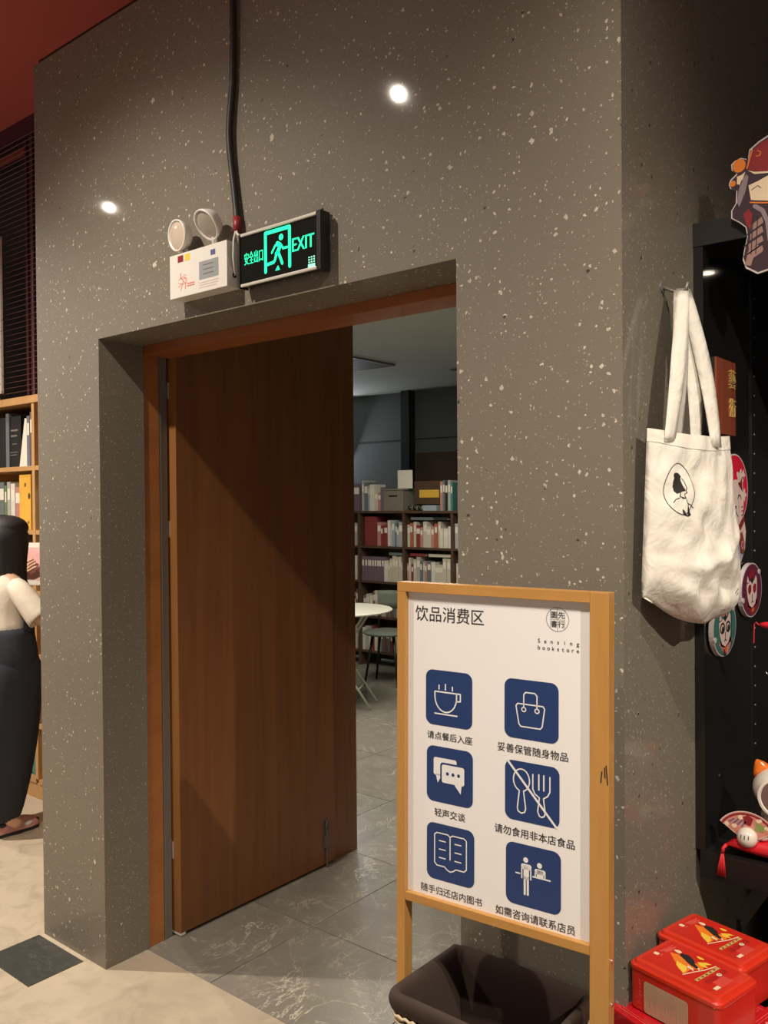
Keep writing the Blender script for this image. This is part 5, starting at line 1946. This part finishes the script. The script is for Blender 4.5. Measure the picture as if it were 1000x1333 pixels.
for bay in range(4):
    for r_ in (3, 2, 1, 0):
        x = WX[bay] + 0.018
        lim = WX[bay + 1] - 0.018
        z = wz[r_]
        cols = pal.get((bay, r_), None)
        if bay >= 2 and r_ < 2:
            continue
        if bay == 0:
            x = lim - 0.10
        if bay == 3:
            lim = x + 0.09
        k = 0
        if (bay, r_) == (1, 3):
            # red slipcase with pale figure shown face out
            q = MB(); q.box(x + 0.03, x + 0.175, WY0 + 0.03, WY0 + 0.2, z, z + 0.275, bev=0.002)
            tag(q.build('slipcase', bmat('dark red', BC['dark red'])), 'dark red slipcase standing in the upper row, second bay of walnut bookcase', 'box')
            x += 0.19
        while x < lim - 0.02 and k < 19:
            wd = rb.uniform(0.022, 0.050)
            if (bay, r_) == (1, 2) and k < 9:
                wd = 0.030
            if x + wd > lim:
                break
            h = rb.uniform(0.17, 0.245)
            if (bay, r_) == (1, 2) and k < 9:
                h = 0.225
            c = cols[min(k, len(cols) - 1)] if cols else rb.choice(anyc)
            book(x, x + wd - 0.0015, WY0 + 0.02 + rb.uniform(0, 0.02), WY0 + 0.2, z, z + h, c, '%s book, %s from left, %s row, %s of walnut bookcase' % (c, ORD[k], rowsn[r_], bays[bay]), 'books in the walnut bookcase, %s row' % rowsn[r_])
            x += wd
            k += 1
# a few lying flat on top of rows
for (x0, x1, z0, c, lb) in ((-2.26, -2.02, 1.141 + 0.247, 'slate grey', 'slate grey book lying flat on the upper row, third bay'), (-2.0, -1.85, 1.141 + 0.247, 'black', 'black book lying flat on the upper row, third bay'),
                            (-2.52, -2.35, 0.81 + 0.247, 'slate grey', 'slate grey book lying flat above the second row, second bay'), (-2.27, -2.10, 0.81 + 0.247, 'dark red', 'dark red book lying flat above the second row, third bay'), (-2.06, -1.82, 0.81 + 0.247, 'cream', 'cream book lying flat above the second row, third bay')):
    book(x0, x1, WY0 + 0.04, WY0 + 0.2, z0, z0 + 0.026, c, lb, 'books lying flat in the walnut bookcase', flat=True)
# on the top board
TZ0 = wz[-1]
xx = -2.84
for k, (wd, h, c) in enumerate(((0.03, 0.29, 'pale grey'), (0.045, 0.27, 'slate grey'), (0.02, 0.24, 'pale blue'), (0.055, 0.25, 'off-white'), (0.04, 0.18, 'cream'), (0.04, 0.17, 'dull pink'))):
    book(xx, xx + wd, WY0 + 0.03, WY0 + 0.2, TZ0, TZ0 + h, c, '%s book, %s from left on top of the walnut bookcase' % (c, ORD[k]), 'books standing on top of the walnut bookcase')
    xx += wd + 0.002
book(-2.95, -2.87, WY0 + 0.03, WY0 + 0.2, TZ0, TZ0 + 0.26, 'purple grey', 'purple grey binder at the left end of the bookcase top', 'books standing on top of the walnut bookcase')
bxm = plain('grey_box_board', (0.17, 0.15, 0.12), 0.8)
t = thing('storage_box', 'grey-brown storage box with a slot handle on top of the walnut bookcase', 'box', (-2.45, 4.72, TZ0))
q = MB(); q.box(-2.565, -2.335, WY0 + 0.02, WY0 + 0.24, TZ0, TZ0 + 0.19, bev=0.003); q.build('carton', bxm, t)
q = MB(); q.box(-2.575, -2.325, WY0 + 0.012, WY0 + 0.248, TZ0 + 0.19, TZ0 + 0.205, bev=0.002); q.build('lid', bxm, t)
q = MB(); q.box(-2.50, -2.40, WY0 + 0.0185, WY0 + 0.0198, TZ0 + 0.13, TZ0 + 0.145); q.build('slot', M['black_plastic'], t)
q = MB(); q.box(-2.60, -2.568, WY0 + 0.02, WY0 + 0.2, TZ0, TZ0 + 0.22, bev=0.002)
tag(q.build('binder', bmat('purple grey', BC['purple grey'])), 'purple grey binder left of the storage box on the bookcase', 'binder')
q = MB(); q.box(-2.44, -2.27, WY0 + 0.08, WY0 + 0.088, TZ0 + 0.206, TZ0 + 0.375, bev=0.001)
t = thing('paper_card', 'blank pale card standing on the grey storage box', 'card', (-2.35, 4.69, TZ0 + 0.206))
q.build('sheet', M['paper'], t)
q = MB(); q.box(-2.40, -2.31, WY0 + 0.09, WY0 + 0.15, TZ0 + 0.206, TZ0 + 0.215); q.build('easel_foot', M['black_plastic'], t)
t = thing('wooden_crate', 'brown wooden crate with a yellow band on top of the walnut bookcase', 'crate', (-2.08, 4.75, TZ0 + 0.10))
q = MB()
q.box(-2.26, -1.93, WY0 + 0.10, WY0 + 0.115, TZ0 + 0.06, TZ0 + 0.27); q.box(-2.26, -1.93, WY0 + 0.275, WY0 + 0.29, TZ0 + 0.0, TZ0 + 0.27)
q.box(-2.26, -2.245, WY0 + 0.115, WY0 + 0.275, TZ0 + 0.0, TZ0 + 0.27); q.box(-1.945, -1.93, WY0 + 0.115, WY0 + 0.275, TZ0 + 0.0, TZ0 + 0.27)
q.box(-2.245, -1.945, WY0 + 0.115, WY0 + 0.275, TZ0, TZ0 + 0.015)
q.build('sides', M['walnut'], t)
q = MB(); q.box(-2.20, -1.98, WY0 + 0.094, WY0 + 0.10, TZ0 + 0.12, TZ0 + 0.19); q.build('yellow_band', bmat('yellow', BC['yellow']), t)
t = thing('small_objects_tray', 'blue tray of small dark trinkets in front of the wooden crate', 'tray', (-2.12, 4.65, TZ0))
q = MB(); q.box(-2.10, -1.95, WY0 + 0.01, WY0 + 0.09, TZ0, TZ0 + 0.05, bev=0.003); q.build('tray', bmat('pale blue', BC['pale blue']), t)
for k in range(6):
    q = MB(); q.ball((-2.27 + k * 0.028, WY0 + 0.045 + 0.012 * (k % 2), TZ0 + 0.024 + (0.0 if k % 2 else 0.004)), 0.022 + 0.004 * (k % 2), 1, 1, 1, 10, 7)
    q.build('trinket', M['vent_grey'] if k % 2 else M['black_plastic'], t, smooth=True)
xx = -1.92
for k, (wd, h, c) in enumerate(((0.028, 0.26, 'dull pink'), (0.022, 0.27, 'slate grey'), (0.03, 0.26, 'black'), (0.028, 0.27, 'pale grey'), (0.022, 0.25, 'teal'))):
    book(xx, xx + wd, WY0 + 0.03, WY0 + 0.2, TZ0, TZ0 + h, c, '%s book, %s from the wooden crate on the bookcase top' % (c, ORD[k]), 'books right of the wooden crate')
    xx += wd + 0.001
q = MB(); q.box(-1.74, -1.60, WY0 + 0.03, WY0 + 0.2, TZ0, TZ0 + 0.22, bev=0.003)
tag(q.build('storage_box', bmat('brown', BC['brown'])), 'plain brown box at the right end of the bookcase top', 'box')

# white round folding table
TC = (-1.89, 3.26)
tt = thing('folding_table', 'white round folding table with crossed thin legs beyond the doorway', 'table', (TC[0], TC[1], 0))
q = MB(); q.lathe([(0.0, 0.722), (0.385, 0.722), (0.40, 0.727), (0.402, 0.735), (0.396, 0.740), (0.0, 0.740)], (TC[0], TC[1], 0), n=48)
q.build('table_top', M['table_white'], tt, smooth=False)
for sy_, nm in ((-0.13, 'a'), (0.13, 'b')):
    for s_ in (1, -1):
        q = MB()
        d = V((0.87, 0.48, 0))
        nrm = V((-0.48, 0.87, 0))
        c0 = V((TC[0], TC[1], 0)) + nrm * sy_
        q.tube([c0 - d * 0.26 * s_ + V((0, 0, 0.009)), c0 + d * 0.22 * s_ + V((0, 0, 0.720))], 0.009, 8)
        q.build('leg', M['table_white'], tt, smooth=True)
for s_ in (-1, 1):
    d = V((0.87, 0.48, 0)); nrm = V((-0.48, 0.87, 0))
    c0 = V((TC[0], TC[1], 0)) + d * 0.16 * s_
    q = MB(); q.tube([c0 - nrm * 0.13 + V((0, 0, 0.145)), c0 + nrm * 0.13 + V((0, 0, 0.145))], 0.006, 8)
    q.build('stretcher', M['table_white'], tt, smooth=True)


def stool_chair(cx, cy, rot, label):
    t = thing('cafe_chair', label, 'chair', (cx, cy, 0), 'dark chairs at the white table')
    q = MB(); q.lathe([(0.0, 0.425), (0.19, 0.428), (0.205, 0.438), (0.20, 0.452), (0.10, 0.460), (0.0, 0.461)], (cx, cy, 0), n=28)
    q.build('seat', M['seat_green'], t, smooth=True)
    for k in range(4):
        a = rot + PI / 4 + k * PI / 2
        q = MB(); q.tube([(cx + 0.13 * math.cos(a), cy + 0.13 * math.sin(a), 0.428), (cx + 0.21 * math.cos(a), cy + 0.21 * math.sin(a), 0.004)], [0.013, 0.009], 8)
        q.build('leg', M['matt_black'], t, smooth=True)
    q = MB()
    pts = []
    for k in range(9):
        a = rot + R(50 + 10 * k)
        pts.append((cx + 0.20 * math.cos(a), cy + 0.20 * math.sin(a)))
    q.grid([[V((x, y, z)) for x, y in pts] for z in (0.62, 0.68, 0.74, 0.78)])
    o = q.build('backrest', M['seat_green'], t, smooth=True)
    md = o.modifiers.new('s', 'SOLIDIFY'); md.thickness = 0.014
    for k in (0, 8):
        q = MB(); q.tube([(cx + (pts[k][0] - cx) * 0.9, cy + (pts[k][1] - cy) * 0.9, 0.445), (*pts[k], 0.64)], 0.009, 8)
        q.build('back_post', M['matt_black'], t, smooth=True)


stool_chair(-2.10, 4.08, R(20), 'dark-legged chair with round grey-green seat behind the white table')
stool_chair(-2.62, 3.12, R(200), 'dark-legged chair left of the white table, mostly behind the door')

# ================================================================== PERSON
pr = thing('person', 'person with black bobbed hair in cream T-shirt and navy overalls facing the bookcase', 'person', (-1.37, 0.37, 0))
PX, PY = -1.395, 0.36
sk_v = [(PX, PY, 0.90), (PX, PY + 0.01, 1.02), (PX, PY, 1.14), (PX, PY - 0.005, 1.225), (PX, PY + 0.005, 1.275), (PX, PY + 0.02, 1.335), (PX, PY + 0.03, 1.41), (PX, PY + 0.02, 1.465)]
sk_r = [0.115, 0.10, 0.105, 0.065, 0.045, 0.070, 0.082, 0.055]
sk_e = [(i, i + 1) for i in range(7)]


def add(v, r, parent_i):
    sk_v.append(v); sk_r.append(r); sk_e.append((parent_i, len(sk_v) - 1))
    return len(sk_v) - 1


# right arm holding a book, left arm beside it
a = add((PX + 0.120, PY + 0.005, 1.185), 0.042, 3)
a = add((PX + 0.225, PY + 0.085, 1.01), 0.034, a)
a = add((PX + 0.15, PY + 0.20, 1.05), 0.028, a)
ra = add((PX + 0.04, PY + 0.255, 1.12), 0.021, a)
a = add((PX - 0.120, PY + 0.005, 1.185), 0.042, 3)
a = add((PX - 0.225, PY + 0.085, 1.01), 0.034, a)
a = add((PX - 0.215, PY + 0.17, 1.11), 0.028, a)
la = add((PX - 0.215, PY + 0.205, 1.205), 0.021, a)
for sx_ in (1, -1):
    a = add((PX + sx_ * 0.075, PY, 0.80), 0.082, 0)
    a = add((PX + sx_ * 0.075 - (0.02 if sx_ > 0 else 0), PY + 0.01, 0.45), 0.055, a)
    a = add((PX + sx_ * 0.075 - (0.04 if sx_ > 0 else 0), PY + 0.0, 0.10), 0.035, a)
    a = add((PX + sx_ * 0.075 - (0.045 if sx_ > 0 else 0), PY + 0.06, 0.045), 0.030, a)
# nose
add((PX, PY + 0.115, 1.365), 0.010, 6)
skin_mesh('body', sk_v, sk_e, sk_r, M['skin'], pr, 2)


def hand(c, d, upv, name):
    """small curled hand with four fingers and a thumb, rooted in a palm"""
    c, d, upv = V(c), V(d).normalized(), V(upv).normalized()
    side = d.cross(upv).normalized()
    vs, es_, rs = [c, c + d * 0.035, c + d * 0.055], [(0, 1), (1, 2)], [0.017, 0.021, 0.019]
    for k, L in enumerate((0.052, 0.060, 0.056, 0.044)):
        off = side * ((k - 1.5) * 0.0155)
        b0 = len(vs)
        vs += [c + d * 0.066 + off, c + d * (0.066 + L * 0.5) + off + upv * 0.008, c + d * (0.066 + L * 0.72) + off + upv * 0.024]
        rs += [0.0085, 0.0075, 0.0065]
        es_ += [(2, b0), (b0, b0 + 1), (b0 + 1, b0 + 2)]
    b0 = len(vs)
    vs += [c + d * 0.025 + side * 0.028 + upv * 0.006, c + d * 0.050 + side * 0.040 + upv * 0.022]
    rs += [0.010, 0.008]
    es_ += [(1, b0), (b0, b0 + 1)]
    skin_mesh(name, vs, es_, rs, M['skin'], pr, 1)


hand((PX + 0.04, PY + 0.255, 1.12), (-0.6, 0.15, 0.6), (-0.3, -0.2, 0.4), 'hand')
hand((PX - 0.215, PY + 0.205, 1.205), (0.75, 0.15, 0.5), (0.1, 0.6, 0.1), 'hand')
# T-shirt: lofted torso and two sleeves


def loft(secs, n=28, wob=0.0, seed=0.0):
    """secs: (centre, half width, half depth, tilt axis) stacked; returns a builder"""
    q = MB()
    rows_ = []
    for i, (c, hw, hd_, ax_) in enumerate(secs):
        x, y, z = frame_of(ax_, (0, 1, 0)) if abs(V(ax_).normalized().z) > 0.5 else frame_of(ax_)
        rows_.append([V(c) + x * math.cos(2 * PI * j / n) * hw * (1 + wob * math.sin(j * 1.7 + i * 1.3 + seed)) + y * math.sin(2 * PI * j / n) * hd_ * (1 + wob * math.sin(j * 2.3 - i * 0.9 + seed)) for j in range(n)])
    g_ = [[q.b.verts.new(p) for p in r_] for r_ in rows_]
    for A, B in zip(g_, g_[1:]):
        for j in range(n):
            q._f([A[j], A[(j + 1) % n], B[(j + 1) % n], B[j]])
    q._f(g_[0][::-1])
    q._f(g_[-1])
    return q


UPZ = (0, 0, 1)
loft([((PX, PY, 0.93), 0.140, 0.112, UPZ), ((PX, PY, 0.99), 0.150, 0.118, UPZ), ((PX, PY, 1.03), 0.140, 0.110, UPZ), ((PX, PY, 1.08), 0.142, 0.112, UPZ), ((PX, PY, 1.14), 0.148, 0.104, UPZ), ((PX, PY, 1.185), 0.152, 0.088, UPZ),
      ((PX, PY - 0.002, 1.220), 0.125, 0.070, UPZ), ((PX, PY, 1.244), 0.080, 0.058, UPZ), ((PX, PY + 0.003, 1.258), 0.054, 0.050, UPZ)], wob=0.035).build('tshirt', M['tshirt'], pr, smooth=True, subdiv=1)
for sx_ in (1, -1):
    sl = [V((PX + sx_ * 0.085, PY - 0.004, 1.206)), V((PX + sx_ * 0.130, PY + 0.006, 1.180)), V((PX + sx_ * 0.170, PY + 0.030, 1.125)), V((PX + sx_ * 0.205, PY + 0.058, 1.065)), V((PX + sx_ * 0.226, PY + 0.074, 1.028))]
    dr = (sl[-1] - sl[0]).normalized()
    q = loft([(sl[0], 0.030, 0.036, dr), (sl[1], 0.050, 0.050, dr), (sl[2], 0.054, 0.055, dr), (sl[3], 0.060, 0.060, dr), (sl[4], 0.066, 0.062, dr), (sl[4] - dr * 0.004, 0.058, 0.055, dr), (sl[4] - dr * 0.03, 0.045, 0.045, dr)], 20, 0.05, sx_)
    q.build('sleeve', M['tshirt'], pr, smooth=True, subdiv=1)
# overalls: high waist, baggy hips and legs that narrow to the ankle
loft([((PX, PY, 0.68), 0.150, 0.100, UPZ), ((PX, PY, 0.76), 0.192, 0.138, UPZ), ((PX, PY, 0.84), 0.205, 0.150, UPZ), ((PX, PY, 0.91), 0.190, 0.142, UPZ), ((PX + 0.004, PY, 0.97), 0.168, 0.132, UPZ), ((PX + 0.006, PY + 0.012, 0.995), 0.162, 0.128, UPZ)], wob=0.02).build('overalls', M['navy_cloth'], pr, smooth=True, subdiv=1)
q = MB(); q.grid([[V((PX + 0.158 + 0.002 * k, PY + 0.02 + 0.018 * j, 0.97 + 0.025 * k)) for j in range(4)] for k in range(5)])
o = q.build('side_panel', M['navy_cloth'], pr, smooth=True)
md = o.modifiers.new('s', 'SOLIDIFY'); md.thickness = 0.010
for sx_, off_ in ((1, 0.0), (-1, -0.06)):
    loft([((PX + sx_ * 0.085, PY, 0.90), 0.085, 0.110, UPZ), ((PX + sx_ * 0.098, PY, 0.80), 0.107, 0.142, UPZ), ((PX + sx_ * 0.100, PY, 0.72), 0.108, 0.138, UPZ), ((PX + sx_ * 0.090, PY + 0.005, 0.58), 0.104, 0.125, UPZ), ((PX + sx_ * 0.070 + off_ * 0.5, PY + 0.01, 0.42), 0.094, 0.110, UPZ),
          ((PX + sx_ * 0.045 + off_, PY + 0.005, 0.26), 0.082, 0.095, UPZ), ((PX + sx_ * 0.020 + off_, PY, 0.13), 0.070, 0.080, UPZ), ((PX + sx_ * 0.0 + off_ * 1.4, PY, 0.065), 0.060, 0.072, UPZ)], wob=0.03, seed=sx_).build('trouser_leg', M['navy_cloth'], pr, smooth=True, subdiv=1)
q = loft([((PX, PY + 0.112, 1.00), 0.095, 0.012, UPZ), ((PX, PY + 0.118, 1.10), 0.085, 0.012, UPZ), ((PX, PY + 0.105, 1.17), 0.075, 0.010, UPZ)])
q.build('bib', M['navy_cloth'], pr, smooth=True)
for sx_ in (-1, 1):
    q = MB(); q.tube([(PX + sx_ * 0.040, PY - 0.128, 1.03), (PX + sx_ * 0.050, PY - 0.118, 1.12), (PX + sx_ * 0.066, PY - 0.092, 1.20), (PX + sx_ * 0.074, PY - 0.045, 1.247), (PX + sx_ * 0.075, PY + 0.03, 1.247), (PX + sx_ * 0.070, PY + 0.085, 1.19), (PX + sx_ * 0.06, PY + 0.115, 1.14)], 0.010, 8)
    q.build('strap', M['navy_cloth'], pr, smooth=True)
# hair: bob made of a shell with strands
q = MB()
rows = []
for i in range(15):
    t_ = i / 14
    z = 1.508 - 0.325 * t_
    rad = 0.108 * math.sin(min(1, t_ * 2.9 + 0.06) * PI / 2) ** 0.8 * (1.0 - 0.22 * max(0, t_ - 0.35))
    row = []
    for j in range(41):
        a = R(118) + R(304) * j / 40          # open toward the face (+y)
        k = 1 + 0.05 * math.sin(j * 2.7) * t_ + 0.03 * math.sin(j * 6.1 + 0.6 * i) * t_
        row.append(V((PX + rad * k * math.cos(a), PY + 0.012 + rad * k * math.sin(a) * 1.05, z - 0.012 * abs(math.sin(j * 1.7)) * (t_ > 0.95))))
    rows.append(row)
q.grid(rows)
o = q.build('hair', M['hair'], pr, smooth=True)
md = o.modifiers.new('s', 'SOLIDIFY'); md.thickness = 0.018; md.offset = -1
q = MB(); q.ball((PX, PY + 0.03, 1.445), 0.098, 1, 1.02, 0.62, 20, 10)
q.build('hair_crown', M['hair'], pr, smooth=True)
for sx_ in (-1, 1):
    q = MB(); q.ball((PX + sx_ * 0.030, PY + 0.105, 1.392), 0.010, 1, 0.6, 0.7, 10, 6)
    q.build('eye', M['ink'], pr, smooth=True)
q = MB(); q.tube([(PX - 0.02, PY + 0.101, 1.325), (PX, PY + 0.105, 1.323), (PX + 0.02, PY + 0.101, 1.325)], 0.004, 6)
q.build('mouth', M['stk_dark_red'], pr, smooth=True)
# shoes
for sx_, fx in ((1, PX - 0.02), (-1, PX - 0.20)):
    q = MB()
    prof_ = [(-0.100, 0.028, 0.050), (-0.07, 0.036, 0.066), (-0.02, 0.038, 0.075), (0.04, 0.043, 0.062), (0.09, 0.044, 0.050), (0.125, 0.034, 0.038), (0.140, 0.012, 0.024)]
    rws = []
    for dy, wd, h in prof_:
        row = []
        for j in range(13):
            a = PI * j / 12
            row.append(V((fx + wd * math.cos(a), PY + 0.04 + dy, 0.012 + h * math.sin(a) ** 0.8)))
        rws.append(row)
    q.grid(rws)
    sh = q.build('shoe', M['shoe_pink'], pr, smooth=True)
    q = MB(); q.prism([(fx + wd_ * s2, PY + 0.04 + dy) for s2, seq in ((1, prof_), (-1, prof_[::-1])) for dy, wd_, h in seq], Frame((0, 0, 0), (1, 0, 0), (0, 1, 0), (0, 0, 1)), 0.0, 0.016)
    q.build('sole', M['shoe_black'], sh)
    for k, (dx, dy, dz, mt) in enumerate(((0.030, 0.01, 0.052, 'shoe_white'), (0.038, 0.07, 0.036, 'shoe_white'), (0.026, -0.05, 0.055, 'shoe_black'), (0.018, 0.115, 0.034, 'shoe_black'))):
        q = MB(); q.ball((fx + dx, PY + 0.04 + dy, dz), 0.016, 0.7, 1.4, 0.8, 12, 8)
        q.build('patch', M[mt], sh, smooth=True)
# the picture book in the hands
pb_ = thing('picture_book', 'open pink and white picture book held by the person', 'book', (PX - 0.15, PY + 0.25, 1.16))
bmx = Matrix.Translation((PX - 0.150, PY + 0.262, 1.250)) @ Matrix.Rotation(R(25), 4, 'Z') @ Matrix.Rotation(R(-14), 4, 'X')
q = MB(); q.box(-0.085, 0.085, 0, 0.012, -0.10, 0.115, Mx=bmx)
q.build('cover', bmat('off-white', BC['off-white']), pb_)
q = MB(); q.box(-0.062, 0.062, -0.0015, -0.0002, -0.075, 0.090, Mx=bmx)
q.build('picture', plain('pale_pink', (0.62, 0.33, 0.32), 0.5), pb_)
